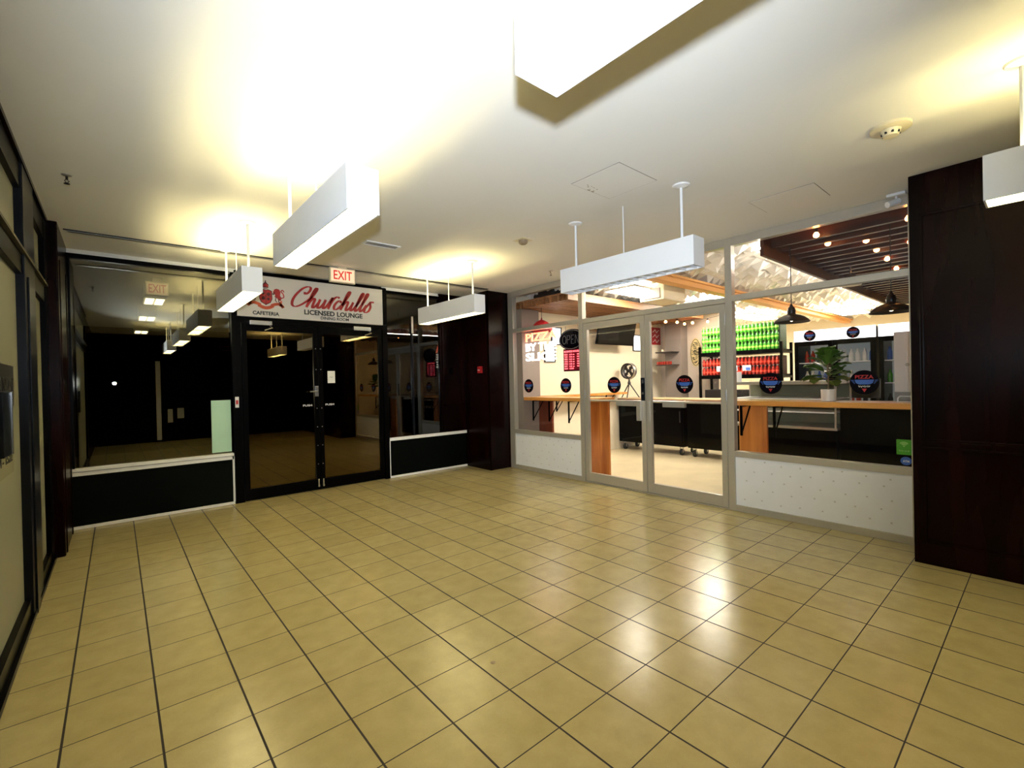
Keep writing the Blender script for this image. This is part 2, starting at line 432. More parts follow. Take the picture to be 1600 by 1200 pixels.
# little cap ledge on the transom bar
struct(build('trim_3', B(FX-0.0, FX+0.022, 0.9, 5.30, 2.255, 2.272), 'olive'))
struct(build('baseboard_left', B(FX-0.005, FX+0.018, 0.9, 5.47, 0.001, 0.030), 'black'))

# notices on the frosted glass
def left_notices():
    m = frame((FX-0.029, 0, 0), 'E')
    t = thing('name_banner', 'dark grey name banner at the top of the frosted pane, left edge of the view', 'sign', (FX-0.029, 3.5, 1.32))
    build('banner_panel', MB(m).box(3.0, 3.93, 1.325, 1.555, 0, 0.002), 'banner', t)
    build('lettering', MB(m).text('DENTURE & IMPLANT', 3.05, 1.41, 0.85, 0.075, 0.002, 0.004, bold=0.01), 'ink', t)
    t = thing('phone_notice', 'pale notice with a black phone number low on the frosted pane', 'sign', (FX-0.029, 3.5, 1.0))
    build('notice_panel', MB(m).box(3.0, 3.86, 0.955, 1.225, 0, 0.002), 'notice', t)
    b = MB(m); b.text('TECHNICS', 3.40, 1.125, 0.40, 0.060, 0.002, 0.004, bold=0.02)
    build('name_lettering', b, 'ink', t)
    build('number_lettering', MB(m).text('(780) 424 - 1522', 3.05, 1.005, 0.76, 0.065, 0.002, 0.004, bold=0.02), 'ink', t)
    t = thing('mail_slot_box', 'dark blue box with a silver edge fixed to the frosted pane', 'mailbox', (FX+0.01, 3.4, 1.08))
    build('box_body', MB().box(FX-0.028, FX+0.012, 3.28, 3.50, 1.085, 1.405, bev=0.004), 'navy', t)
    build('edge_strip', MB().box(FX+0.010, FX+0.016, 3.495, 3.507, 1.085, 1.405), 'chrome', t)
left_notices()

# ---- wooden pilaster in the left far corner
p = sroot('wall_left_pier', (FX, 5.95, 0))
build('pier_body', B(FX-0.08, -0.355, 5.48, YB+0.05, 0, H-0.001), 'dwood', p)
b = MB()
for y in (5.62, 6.28): b.box(-0.356, -0.348, y-0.03, y+0.03, 0.0, H-0.3, bev=0.003)
b.box(FX-0.0, -0.36, 5.466, 5.482, 0.0, H-0.002, bev=0.004)
build('pier_moulding', b, 'dwood', p)

# ---- back wall frontage, plane Y = YB
def back_front():
    y0, y1 = YB, YB+0.06
    # left lounge window X -0.355 .. 1.05
    w = sroot('window_3', (0.35, YB, 0))
    fr = MB()
    fr.box(-0.36, 1.05, y0-0.01, y1, 2.755, 2.80)
    fr.box(-0.36, -0.335, y0-0.01, y1, 0.60, 2.755)
    build('window_frame', fr, 'black', w)
    build('head_strip', B(-0.36, 3.98, y0-0.016, y0-0.004, 2.8005, 2.809), 'whitetrim', w)
    build('head_plaster', B(-0.36, 3.98, y0, y1, 2.81, H-0.001), 'ceil', w)
    build('pane', B(-0.335, 1.05, y0+0.02, y0+0.028, 0.60, 2.755), 'dglass', w)
    sl = MB()
    sl.box(-0.355, 1.06, y0-0.035, y1, 0.585, 0.615)
    sl.box(-0.355, 1.06, y0-0.022, y0, 0.540, 0.578)
    sl.box(-0.355, 1.06, y0-0.030, y0, 0.002, 0.030)
    sl.box(1.045, 1.066, y0-0.022, y0, 0.030, 0.578)
    build('white_sill', sl, 'whitetrim', w)
    build('kick_panel', B(-0.355, 1.045, y0-0.006, y1, 0.002, 0.60), 'blackpanel', w)
    # door frame
    d = sroot('trim_4', (2.08, YB, 0))
    fr = MB()
    fr.box(1.068, 1.165, y0-0.03, y1, 0, 2.79)
    fr.box(3.000, 3.070, y0-0.03, y1, 0, 2.82)
    fr.box(1.165, 3.000, y0-0.02, y1, 2.20, 2.27)
    fr.box(1.165, 3.000, y0-0.02, y1, 2.795, 2.84)
    build('door_frame', fr, 'black', d)
    # two leaves
    for i, (a, c) in enumerate(((1.175, 2.072), (2.078, 2.990))):
        lf = sroot('door_%d' % (i+1), ((a+c)/2, YB, 0))
        fr = MB()
        fr.box(a, a+0.055, y0-0.012, y0+0.035, 0.01, 2.195)
        fr.box(c-0.055, c, y0-0.012, y0+0.035, 0.01, 2.195)
        fr.box(a+0.055, c-0.055, y0-0.012, y0+0.035, 2.10, 2.195)
        fr.box(a+0.055, c-0.055, y0-0.012, y0+0.035, 0.01, 0.145)
        build('leaf_frame', fr, 'black', lf)
        build('pane', B(a+0.055, c-0.055, y0+0.008, y0+0.016, 0.145, 2.10), 'bglass', lf)
        sx = c-0.028 if i == 0 else a+0.028
        bolt = MB(); bolt.box(sx-0.008, sx+0.008, y0-0.022, y0-0.010, 0.05, 0.15, bev=0.002)
        bolt.box(sx-0.012, sx+0.012, y0-0.026, y0-0.010, 0.045, 0.075, bev=0.003)
        build('floor_bolt', bolt, 'chrome', lf)
        st = MB()
        for z in (0.35, 0.6, 0.85, 1.1, 1.62, 1.9): st.lathe((sx, y0-0.010, z), [(0.006, -0.004), (0.006, 0.0)], n=8, axis='Y')
        build('rivets', st, 'steel', lf)
        lt = MB(frame((0, y0+0.0075, 0), 'S'))
        lt.text('PUSH', (c-0.20 if i == 0 else a+0.085), 1.13, 0.115, 0.026, 0, 0.002, bold=0.02)
        build('push_lettering', lt, 'swhite', lf)
        if i == 0:
            h = MB(); h.box(sx-0.022, sx+0.022, y0-0.020, y0-0.010, 1.26, 1.40, bev=0.003)
            h.tube([(sx, y0-0.02, 1.33), (sx, y0-0.06, 1.33), (sx-0.10, y0-0.06, 1.325)], 0.009, 8)
            build('lever_handle', h, 'chrome', lf)
        c0 = a+0.08 if i == 0 else c-0.44
        cl = MB(); cl.box(c0, c0+0.25, y0-0.075, y0-0.0205, 2.170, 2.225, bev=0.006)
        cl.tube([(c0+0.22, y0-0.05, 2.175), (c0+0.25, y0-0.09, 2.14), (c0+0.17, y0-0.05, 2.11)], 0.008, 6)
        build('door_closer', cl, 'chrome', lf)
    # right lounge window X 3.07 .. 4.0
    w = sroot('window_4', (3.5, YB, 0))
    fr = MB()
    fr.box(3.07, 3.99, y0-0.01, y1, 2.755, 2.80)
    fr.box(3.07, 3.085, y0-0.005, y1, 0.60, 2.755)
    build('window_frame', fr, 'black', w)
    build('mullion', B(3.488, 3.512, y0-0.006, y0+0.019, 0.60, 2.40, bev=0.003), 'navy', w)
    build('mullion_upper_strip', B(3.484, 3.516, y0-0.012, y0-0.0065, 2.18, 2.44, bev=0.002), 'steel', w)  # steel strip over the upper mullion only; the rest stays dark
    build('pane', B(3.085, 3.99, y0+0.02, y0+0.028, 0.60, 2.755), 'dglass2', w)
    sl = MB()
    sl.box(3.072, PIX-0.002, y0-0.035, y0+0.0, 0.555, 0.600)
    sl.box(3.072, PIX-0.002, y0-0.030, y0, 0.002, 0.028)
    sl.box(3.070, 3.086, y0-0.022, y0, 0.028, 0.555)
    build('white_sill', sl, 'whitetrim', w)
    build('kick_panel', B(3.086, PIX-0.002, y0-0.004, y1, 0.002, 0.599), 'blackpanel', w)
    # wood panel between the window and the pier
    b = B(3.99, PIX, y0-0.012, y1, 0.601, H-0.001)
    for x in (4.05, 4.40): b.box(x-0.03, x+0.03, y0-0.03, y0-0.010, 0.62, H-0.1, bev=0.006)
    b.box(4.02, 4.43, y0-0.03, y0-0.010, 1.02, 1.06, bev=0.006)
    struct(build('wall_back', b, 'dwood'))
back_front()

# ---- sign box above the lounge doors
def cr(pts, k=8):        # Catmull-Rom
    out = []
    n = len(pts)
    for i in range(n-1):
        p0 = pts[max(i-1, 0)]; p1 = pts[i]; p2 = pts[i+1]; p3 = pts[min(i+2, n-1)]
        for j in range(k):
            t = j/k
            q = []
            for a in (0, 1):
                q.append(0.5*((2*p1[a]) + (-p0[a]+p2[a])*t + (2*p0[a]-5*p1[a]+4*p2[a]-p3[a])*t*t + (-p0[a]+3*p1[a]-3*p2[a]+p3[a])*t**3))
            out.append(tuple(q))
    out.append(pts[-1])
    return out
SCRIPT = {
 'C': (1.75, [[(1.02, 1.62), (1.10, 1.42), (1.32, 1.52), (1.46, 1.85), (1.38, 2.15), (1.05, 2.22), (0.62, 1.95), (0.26, 1.35), (0.12, 0.70), (0.26, 0.16), (0.66, -0.02), (1.15, 0.22), (1.62, 0.72), (1.95, 1.25)]]),
 'h': (1.12, [[(0.0, 0.5), (0.22, 1.2), (0.38, 1.85), (0.36, 2.12), (0.22, 2.12), (0.12, 1.7), (0.06, 0.9), (0.04, 0.0)], [(0.05, 0.1), (0.16, 0.62), (0.40, 1.0), (0.58, 0.92), (0.60, 0.45), (0.64, 0.06), (0.80, 0.02), (1.02, 0.35), (1.15, 0.75)]]),
 'u': (1.15, [[(0.02, 0.98), (0.02, 0.35), (0.12, 0.02), (0.34, 0.10), (0.56, 0.55), (0.62, 1.0)], [(0.62, 1.0), (0.62, 0.35), (0.70, 0.02), (0.90, 0.12), (1.08, 0.55), (1.2, 1.05)]]),
 'r': (0.60, [[(0.0, 0.7), (0.10, 1.25), (0.16, 1.05), (0.14, 0.5), (0.10, 0.0)], [(0.12, 0.45), (0.26, 1.05), (0.48, 1.38), (0.72, 1.42), (0.86, 1.28)]]),
 'c': (0.86, [[(0.60, 0.78), (0.56, 0.96), (0.34, 1.0), (0.12, 0.72), (0.06, 0.34), (0.20, 0.02), (0.48, 0.06), (0.74, 0.40), (0.90, 0.75)]]),
 'i': (0.52, [[(0.04, 1.0), (0.02, 0.40), (0.10, 0.02), (0.28, 0.10), (0.48, 0.50), (0.6, 0.9)]]),
 'l': (0.58, [[(0.02, 0.5), (0.20, 1.2), (0.36, 1.85), (0.34, 2.12), (0.20, 2.12), (0.10, 1.7), (0.04, 0.7), (0.10, 0.05), (0.28, 0.06), (0.48, 0.40), (0.62, 0.8)]]),
 's': (0.80, [[(0.0, 0.35), (0.22, 0.85), (0.42, 1.22), (0.44, 0.98), (0.62, 0.60), (0.56, 0.12), (0.26, -0.06), (0.02, 0.10), (0.14, 0.30)], [(0.40, 1.18), (0.62, 1.25), (0.8, 1.15)]]),
}
def script_word(mb, word, x0, y0, w, h, z0, z1):
    strokes = []; x = 0
    for ch in word:
        adv, st = SCRIPT[ch]
        for s in st: strokes.append(cr([(px+x, py) for px, py in s]))
        x += adv
    sh = 0.42
    strokes = [[(px+sh*py, py) for px, py in s] for s in strokes]
    xs = [p[0] for s in strokes for p in s]; ys = [p[1] for s in strokes for p in s]
    ax, bx, ay, by = min(xs), max(xs), min(ys), max(ys)
    kx, ky = w/(bx-ax), h/(by-ay)
    for i, s in enumerate(strokes):
        q = [(x0+(px-ax)*kx, y0+(py-ay)*ky) for px, py in s]
        mb.ribbon(q, lambda d, t: 0.012+0.022*abs(d.y), z0, z1+0.0004*(i % 3))
def crest(root, m, cx, cy, s):
    # crown, shield, supporters and ribbons
    def P(mb, pts, z0, z1): mb.poly([(cx+x*s, cy+y*s) for x, y in pts], z0, z1)
    sh = [(-0.21, 0.22), (-0.10, 0.27), (0, 0.25), (0.10, 0.27), (0.21, 0.22), (0.22, -0.08), (0.16, -0.22), (0, -0.32), (-0.16, -0.22), (-0.22, -0.08)]
    b = MB(m); P(b, [(x*1.12, y*1.10) for x, y in sh], 0.0, 0.003)
    P(b, [(-0.10, 0.36), (0.10, 0.36), (0.11, 0.50), (0.05, 0.55), (0.02, 0.60), (0.02, 0.66), (-0.02, 0.66), (-0.02, 0.60), (-0.05, 0.55), (-0.11, 0.50)], 0.0, 0.003)
    P(b, [(-0.08, 0.31), (0.08, 0.31), (0.08, 0.335), (-0.08, 0.335)], 0, 0.003)
    build('crest_outline', b, 'signdark', root)
    b = MB(m); P(b, sh, 0.003, 0.005)
    P(b, [(-0.085, 0.40), (0.085, 0.40), (0.09, 0.48), (0.0, 0.53), (-0.09, 0.48)], 0.003, 0.005)
    # lion on the right of the shield
    P(b, [(0.27, 0.20), (0.33, 0.33), (0.42, 0.36), (0.52, 0.33), (0.56, 0.22), (0.54, 0.08), (0.60, -0.02), (0.56, -0.14), (0.46, -0.10), (0.42, -0.02), (0.33, 0.0), (0.36, 0.10), (0.30, 0.12)], 0, 0.004)
    b.ribbon(cr([(cx+x*s, cy+y*s) for x, y in [(0.56, -0.02), (0.68, 0.02), (0.66, 0.16), (0.58, 0.26), (0.64, 0.32), (0.70, 0.24)]]), lambda d, t: 0.012, 0, 0.004)
    build('crest_shield', b, 'signred', root)
    b = MB(m)
    for (x, y, r) in ((-0.10, 0.12, 0.06), (0.10, 0.10, 0.07), (-0.09, -0.08, 0.07), (0.09, -0.10, 0.06)):
        n = 10; q = [(x+r*math.cos(2*PI*k/n), y+r*math.sin(2*PI*k/n)) for k in range(n)]
        P(b, q, 0.005, 0.0065)
    b.ribbon([(cx-0.2*s, cy+0.01*s), (cx+0.2*s, cy+0.01*s)], lambda d, t: 0.006, 0.005, 0.007)
    b.ribbon([(cx, cy+0.24*s), (cx, cy-0.3*s)], lambda d, t: 0.006, 0.005, 0.007)
    for pts in ([(0.40, 0.0), (0.36, -0.12), (0.42, -0.20)], [(0.50, -0.05), (0.48, -0.16), (0.54, -0.22)], [(0.34, 0.22), (0.28, 0.10), (0.26, 0.16)], [(-0.30, 0.18), (-0.26, 0.06), (-0.34, -0.04)], [(-0.42, -0.02), (-0.38, -0.14), (-0.46, -0.20)]):
        b.ribbon(cr([(cx+x*s, cy+y*s) for x, y in pts]), lambda d, t: 0.009, 0, 0.0045)
    build('crest_lines', b, 'signdark', root)
    b = MB(m)
    # unicorn on the left, ribbons and scroll below
    P(b, [(-0.27, 0.22), (-0.30, 0.32), (-0.38, 0.30), (-0.44, 0.20), (-0.40, 0.12), (-0.50, 0.04), (-0.54, -0.12), (-0.46, -0.16), (-0.40, -0.04), (-0.32, 0.02), (-0.28, 0.10)], 0, 0.004)
    for sg in (-1, 1):
        b.ribbon(cr([(cx+sg*x*s, cy+y*s) for x, y in [(0.20, -0.36), (0.34, -0.30), (0.50, -0.28), (0.62, -0.36), (0.66, -0.42)]]), lambda d, t: 0.035, 0, 0.004)
        P(b, [(sg*x, y) for x, y in [(0.50, -0.36), (0.68, -0.40), (0.60, -0.24), (0.62, -0.12), (0.54, -0.16)]], 0, 0.004)
    b.ribbon(cr([(cx+x*s, cy+y*s) for x, y in [(-0.28, -0.36), (-0.14, -0.44), (0, -0.47), (0.14, -0.44), (0.28, -0.36)]]), lambda d, t: 0.040, 0.004, 0.006)
    build('crest_ribbon', b, 'signorange', root)
def lounge_sign():
    t = thing('lounge_sign', 'pale sign board with red script and crest above the dark double doors', 'sign', (2.08, YB-0.03, 2.29))
    x0, x1, z0, z1 = 1.125, 2.998, 2.272, 2.79
    build('sign_face', B(x0, x1, YB-0.05, YB-0.021, z0, z1), 'signw', t)
    fr = MB()
    fr.box(x0-0.02, x1+0.05, YB-0.058, YB-0.02, z1, z1+0.028); fr.box(x1, x1+0.05, YB-0.058, YB-0.031, z0, z1)
    fr.box(x0-0.02, x0, YB-0.058, YB-0.031, z0, z1)
    build('sign_frame', fr, 'black', t)
    m = frame((0, YB-0.0505, 0), 'S')
    b = MB(m); script_word(b, 'Churchills', 1.75, 2.435, 1.11, 0.280, 0, 0.004)
    build('script_lettering', b, 'signred', t)
    build('lounge_lettering', MB(m).text('LICENSED LOUNGE', 1.90, 2.345, 0.79, 0.066, 0, 0.003, bold=0.03), 'ink', t)
    build('dining_lettering', MB(m).text('DINING ROOM', 2.11, 2.293, 0.38, 0.040, 0, 0.003, bold=0.012), 'ink', t)
    build('cafeteria_lettering', MB(m).text('CAFETERIA', 1.295, 2.300, 0.30, 0.047, 0, 0.003, bold=0.03), 'ink', t)
    crest(t, m, 1.445, 2.535, 0.305)
lounge_sign()

def exit_sign(x, y, z, w, h, label, lit=True):
    t = thing('exit_sign', label, 'exit sign', (x, y, z), None)
    build('housing', MB().box(x-w/2, x+w/2, y, y+0.05, z, z+h, bev=0.006), 'creamplastic', t)
    build('sign_face', MB().box(x-w/2+0.014, x+w/2-0.014, y-0.003, y, z+0.014, z+h-0.014), 'exitface', t)
    build('exit_lettering', MB(frame((x, y-0.0035, z), 'S')).text('EXIT', -w*0.36, h*0.20, w*0.72, h*0.60, 0, 0.003, bold=0.01), 'exitred', t)
    build('ceiling_bracket', B(x-0.05, x+0.05, y+0.005, y+0.045, z+h, H-0.0005 if y < YB else 2.799), 'creamplastic', t)
exit_sign(2.13, 5.62, 2.650, 0.31, 0.180, 'exit sign with red letters hanging from the ceiling above the lounge sign')

# small items on the back frontage
tag(build('mint_sheet', B(0.845, 1.045, YB+0.010, YB+0.019, 0.635, 1.255), 'mint'), 'tall mint green sheet stuck low in the corner of the left lounge window', 'sheet')
t = thing('lock_tag', 'small white and red notice stuck on the black frame left of the lounge doors', 'sticker', (1.105, YB-0.032, 1.17))
build('tag_card', B(1.085, 1.125, YB-0.034, YB-0.030, 1.16, 1.29), 'swhite', t)
build('tag_print', B(1.092, 1.118, YB-0.036, YB-0.034, 1.20, 1.25), 'sred', t)
t = thing('door_notice', 'small white paper notice taped to the right lounge door glass', 'notice', (2.25, YB, 1.43))
build('notice_paper', B(2.20, 2.30, YB+0.004, YB+0.0078, 1.435, 1.600), 'paper', t)
build('notice_print', MB(frame((0, YB+0.004, 0), 'S')).text('PULL', 2.23, 1.51, 0.04, 0.012, 0, 0.001), 'ink', t)
# ceiling slot in front of the back wall: track of the roll-down grille
def ceiling_track():
    t = struct(build('trim_5', B(-0.30, 4.42, 5.700, 5.745, H-0.010, H-0.001), 'steel'))
    struct(build('trim_6', B(-0.33, 4.42, 5.672, 5.699, H-0.006, H-0.001), 'ink'))
    struct(build('trim_7', B(-0.30, 4.42, 5.746, 5.762, H-0.006, H-0.001), 'ink'))
ceiling_track()

# ---- wooden piers on the right
def pier(name, x0, x1, y0, y1):
    r = sroot(name, ((x0+x1)/2, (y0+y1)/2, 0))
    build('pier_body', B(x0+0.012, x1, y0+0.012, y1, 0, H-0.001), 'dwood', r)
    b = MB()
    ys = [y0+0.0, y0+0.62, y1] if y1-y0 > 1.2 else [y0, y1]
    # rails and stiles with bevelled edges on the hall face (X = x0)
    def stile(ya, yb, za, zb): b.box(x0, x0+0.014, ya, yb, za, zb, bev=0.004)
    n = max(1, round((y1-y0)/0.66))
    st = (y1-y0)/n
    for i in range(n+1):
        c = y0+i*st
        stile(max(y0, c-0.055), min(y1, c+0.055), 0.0, H-0.002)
    for za, zb in ((0.0, 0.16), (0.86, 0.90), (2.55, H-0.002)): stile(y0+0.05, y1-0.05, za, zb)
    for i in range(n):     # bead moulding inside every panel
        a, c = y0+i*st+0.055, y0+(i+1)*st-0.055
        for za, zb in ((0.16, 0.86), (0.90, 2.55)):
            b.box(x0-0.004, x0+0.013, a, a+0.018, za, zb, bev=0.005)
            b.box(x0-0.004, x0+0.013, c-0.018, c, za, zb, bev=0.005)
            b.box(x0-0.004, x0+0.013, a+0.018, c-0.018, zb-0.018, zb, bev=0.005)
            b.box(x0-0.004, x0+0.013, a+0.018, c-0.018, za, za+0.018, bev=0.005)
    # narrow face towards the camera (Y = y0)
    b.box(x0+0.0, x0+0.05, y0, y0+0.014, 0, H-0.002, bev=0.004)
    b.box(x1-0.05, x1, y0, y0+0.014, 0, H-0.002, bev=0.004)
    b.box(x0+0.05, x1-0.05, y0, y0+0.014, 0.86, 0.90, bev=0.004)
    # narrow face away from the camera
    build('pier_moulding', b, 'dwood', r)
pier('wall_right_pier_far', PIX, XR+0.02, 5.765, YB+0.02)
pier('wall_right_pier_near', PIX, XR+0.02, YREAR, 0.675)
t = thing('fire_alarm_pull', 'red fire alarm pull station on the dark wooden pier in the far right corner', 'fire alarm', (PIX-0.01, 5.98, 1.55))
build('pull_body', MB().box(PIX-0.035, PIX+0.013, 5.95, 6.03, 1.545, 1.655, bev=0.006), 'sred', t)
build('pull_lettering', MB(frame((PIX-0.0355, 0, 0), 'W')).text('FIRE', -6.018, 1.585, 0.056, 0.018, 0, 0.002, bold=0.02), 'swhite', t)
t = thing('wall_thermostat', 'small black box on the dark wood beside the right lounge window', 'thermostat', (4.17, YB-0.03, 1.53))
build('box_body', MB().box(4.135, 4.205, YB-0.05, YB-0.012, 1.535, 1.65, bev=0.006), 'black', t)
build('box_plate', MB().box(4.115, 4.225, YB-0.018, YB-0.0125, 1.505, 1.68, bev=0.002), 'dwood', t)

# ================================================================== RIGHT FRONTAGE (pizza shop), plane X = XR
def right_front():
    x0, x1 = XR-0.02, XR+0.06
    # main frame
    def vframe(b, ya, yb, za, zb, xa=x0, xb=x1): b.box(xa, xb, ya, yb, za, zb, bev=0.003)
    g = (XR+0.016, XR+0.024)
    def window(n, ya, yb, posts, label):
        w = sroot(n, (XR, (ya+yb)/2, 0))
        b = MB()
        for (pa, pb) in posts: vframe(b, pa, pb, 0, H-0.002)
        ia, ib = ya, yb
        vframe(b, ia, ib, H-0.085, H-0.002); vframe(b, ia, ib, 2.185, 2.245)
        vframe(b, ia, ib, 0.565, 0.625); vframe(b, ia, ib, 0.0, 0.065)
        build('window_frame', b, 'alu', w)
        build('lower_pane', B(g[0], g[1], ia, ib, 0.625, 2.185), 'glass', w)
        build('upper_pane', B(g[0], g[1], ia, ib, 2.245, H-0.085), 'glass', w)
        build('kick_panel', B(XR-0.002, XR+0.03, ia, ib, 0.065, 0.565), 'kick', w)
        # stapled cross marks on the kick panel
        m = MB(frame((XR-0.0025, 0, 0), 'W'))
        k = 0
        for zz in (0.14, 0.24, 0.34, 0.44, 0.52):
            y = ia+0.12+(k % 2)*0.08
            while y < ib-0.08:
                s = 0.007; yy = -y+random.uniform(-0.02, 0.02); z2 = zz+random.uniform(-0.015, 0.015)
                m.ribbon([(yy-s, z2-s), (yy+s, z2+s)], lambda d, t: 0.002, 0, 0.001)
                m.ribbon([(yy-s, z2+s), (yy+s, z2-s)], lambda d, t: 0.002, 0, 0.001)
                y += 0.17
            k += 1
        build('panel_marks', m, 'grime', w)
        return w
    window('window_5', 4.255, 5.645, [(5.645, 5.762), (4.185, 4.255)], '')
    window('window_6', 0.745, 2.155, [(2.155, 2.225), (0.677, 0.745)], '')
    # door head + transom glass
    t = sroot('window_7', (XR, 3.2, 2.2))
    b = MB(); vframe(b, 2.225, 4.185, H-0.085, H-0.002); vframe(b, 2.225, 4.185, 2.175, 2.235)
    build('transom_frame', b, 'alu', t)
    build('pane', B(g[0], g[1], 2.225, 4.185, 2.235, H-0.085), 'glass', t)
    st = struct(build('trim_8', B(x0, x1, 2.225, 4.185, 0.0, 0.012), 'alu'))
    # door leaves
    for i, (ya, yb) in enumerate(((3.215, 4.178), (2.232, 3.205))):
        d = sroot('door_%d' % (i+3), (XR, (ya+yb)/2, 0))
        b = MB(); xa, xb = XR-0.012, XR+0.036
        def bx(a, c, e, f): b.box(xa, xb, a, c, e, f, bev=0.003)
        bx(ya, ya+0.062, 0.016, 2.170); bx(yb-0.062, yb, 0.016, 2.170)
        bx(ya+0.062, yb-0.062, 2.085, 2.170); bx(ya+0.062, yb-0.062, 0.016, 0.135)
        build('leaf_frame', b, 'alu', d)
        build('pane', B(XR+0.008, XR+0.016, ya+0.062, yb-0.062, 0.135, 2.085), 'glass', d)
        # push bar across
        bar = MB(); bar.tube([(XR+0.05, ya+0.05, 1.118), (XR+0.05, yb-0.05, 1.118)], 0.013, 8)
        build('push_bar', bar, 'alu', d)
        cy = (ya+0.33) if i == 0 else (yb-0.33)
        build('push_pad', MB().box(XR+0.030, XR+0.075, cy-0.14, cy+0.14, 1.055, 1.125, bev=0.004), 'alu', d)
        py = ya+0.031 if i == 0 else yb-0.031
        if i == 0:
            build('pull_handle', MB().box(XR-0.055, XR-0.016, py+0.02, py+0.075, 0.885, 1.13, bev=0.005), 'alu', d)
            build('lock_plate', MB().box(XR-0.018, XR-0.010, py-0.025, py+0.030, 1.13, 1.41, bev=0.003), 'navy', d)
            lc = MB().lathe((XR-0.018, py, 1.22), [(0.016, -0.006), (0.016, 0.002)], 12, 'X')
            lc.box(XR-0.024, XR-0.016, py-0.004, py+0.008, 1.345, 1.385)
            build('lock_cylinder', lc, 'chrome', d)
        else:
            build('pull_handle', MB().box(XR-0.030, XR-0.0125, py-0.012, py+0.020, 0.885, 1.13, bev=0.004), 'alu', d)
        for z in (0.35, 1.15, 1.95):
            hy = yb if i == 0 else ya
            hg = MB().lathe((XR-0.016, hy, z), [(0.010, 0), (0.010, 0.11)], 10)
            build('hinge', hg, 'steel', d)
right_front()

# ---- round logo stickers on the shop glass
def sticker(mtx, r, root):
    n = 32
    build('disc', MB(mtx).poly([(r*math.cos(2*PI*k/n), r*math.sin(2*PI*k/n)) for k in range(n)], 0, 0.0012), 'sblack', root)
    b = MB(mtx); b.text('PIZZA', -0.62*r, 0.30*r, 1.24*r, 0.30*r, 0.0012, 0.002, bold=0.02)
    build('pizza_lettering', b, 'sred', root)
    build('slice_mark', MB(mtx).poly([(-0.17*r, -0.52*r), (0.17*r, -0.52*r), (0, -0.82*r)], 0.0012, 0.002), 'sred', root)
    b = MB(mtx); b.poly([(-0.66*r, 0.22*r), (0.66*r, 0.22*r), (0.56*r, -0.06*r), (0.36*r, -0.18*r), (-0.36*r, -0.18*r), (-0.56*r, -0.06*r)], 0.0012, 0.002)
    build('blue_badge', b, 'sblue', root)
    b = MB(mtx)
    for s in (-1, 1):
        for k in range(4):
            b.box(min(s*(0.72-0.03*k)*r, s*(0.92-0.07*k)*r), max(s*(0.72-0.03*k)*r, s*(0.92-0.07*k)*r), (0.16-0.09*k)*r, (0.20-0.09*k)*r, 0.0012, 0.002)
    build('wing_stripes', b, 'sblue', root)
    b = MB(mtx)
    z = [(-0.38, -0.26), (-0.33, -0.40), (-0.26, -0.28), (-0.20, -0.42), (-0.12, -0.28), (-0.07, -0.38), (0.0, -0.26), (0.05, -0.42), (0.12, -0.28), (0.18, -0.40), (0.24, -0.26), (0.30, -0.40), (0.38, -0.28)]
    b.ribbon([(x*r, y*r) for x, y in z], lambda d, t: 0.055*r, 0.002, 0.003)
    build('script_print', b, 'swhite', root)
def stickers():
    g = 'round logo stickers on the shop glass'
    spots = [(5.334, XR+0.0155, 'round black, red and blue logo sticker, leftmost on the window with the neon sign'),
             (4.546, XR+0.0155, 'round black, red and blue logo sticker below the red menu board'),
             (3.692, XR+0.0075, 'round black, red and blue logo sticker on the left shop door'),
             (2.715, XR+0.0075, 'round black, red and blue logo sticker on the right shop door'),
             (1.809, XR+0.0155, 'round black, red and blue logo sticker left of the potted fig'),
             (1.055, XR+0.0155, 'round black, red and blue logo sticker right of the potted fig')]
    first = None
    for y, x, lab in spots:
        if first is None:
            first = thing('logo_sticker', lab, 'sticker', (x, y, 1.325), g)
            sticker(frame((x, y, 1.325), 'W'), 0.105, first)
        else:
            dup(first, (x, y, 1.325), lab, g)
stickers()
# wifi and card stickers low right
t = thing('wifi_sticker', 'green square sticker with a wireless symbol low in the right shop window', 'sticker', (XR+0.015, 0.80, 0.72))
m = frame((XR+0.0155, 0, 0), 'W')
build('sticker_base', MB(m).box(-0.845, -0.750, 0.725, 0.850, 0, 0.0012), 'sgreen', t)
b = MB(m)
for k, r in enumerate((0.014, 0.024, 0.034)):
    b.ribbon([(-0.797+r*math.cos(a), 0.795+r*math.sin(a)) for a in [math.radians(40+10*i) for i in range(11)]], lambda d, t: 0.005, 0.0012, 0.002)
b.lathe((-0.797, 0.795, 0.0012), [(0.005, 0), (0.005, 0.001)], 10)
b.text('free wi-fi', -0.83, 0.752, 0.066, 0.013, 0.0012, 0.002)
build('sticker_print', b, 'lime', t)
t = thing('card_sticker', 'small dark blue oval sticker under the green wireless sticker', 'sticker', (XR+0.015, 0.79, 0.65))
build('sticker_base', MB(m).poly([(-0.785+0.036*math.cos(2*PI*k/24), 0.675+0.034*math.sin(2*PI*k/24)) for k in range(24)], 0, 0.0012), 'blueb', t)
build('sticker_print', MB(m).text('ATM', -0.806, 0.664, 0.042, 0.018, 0.0012, 0.002, bold=0.02), 'swhite', t)

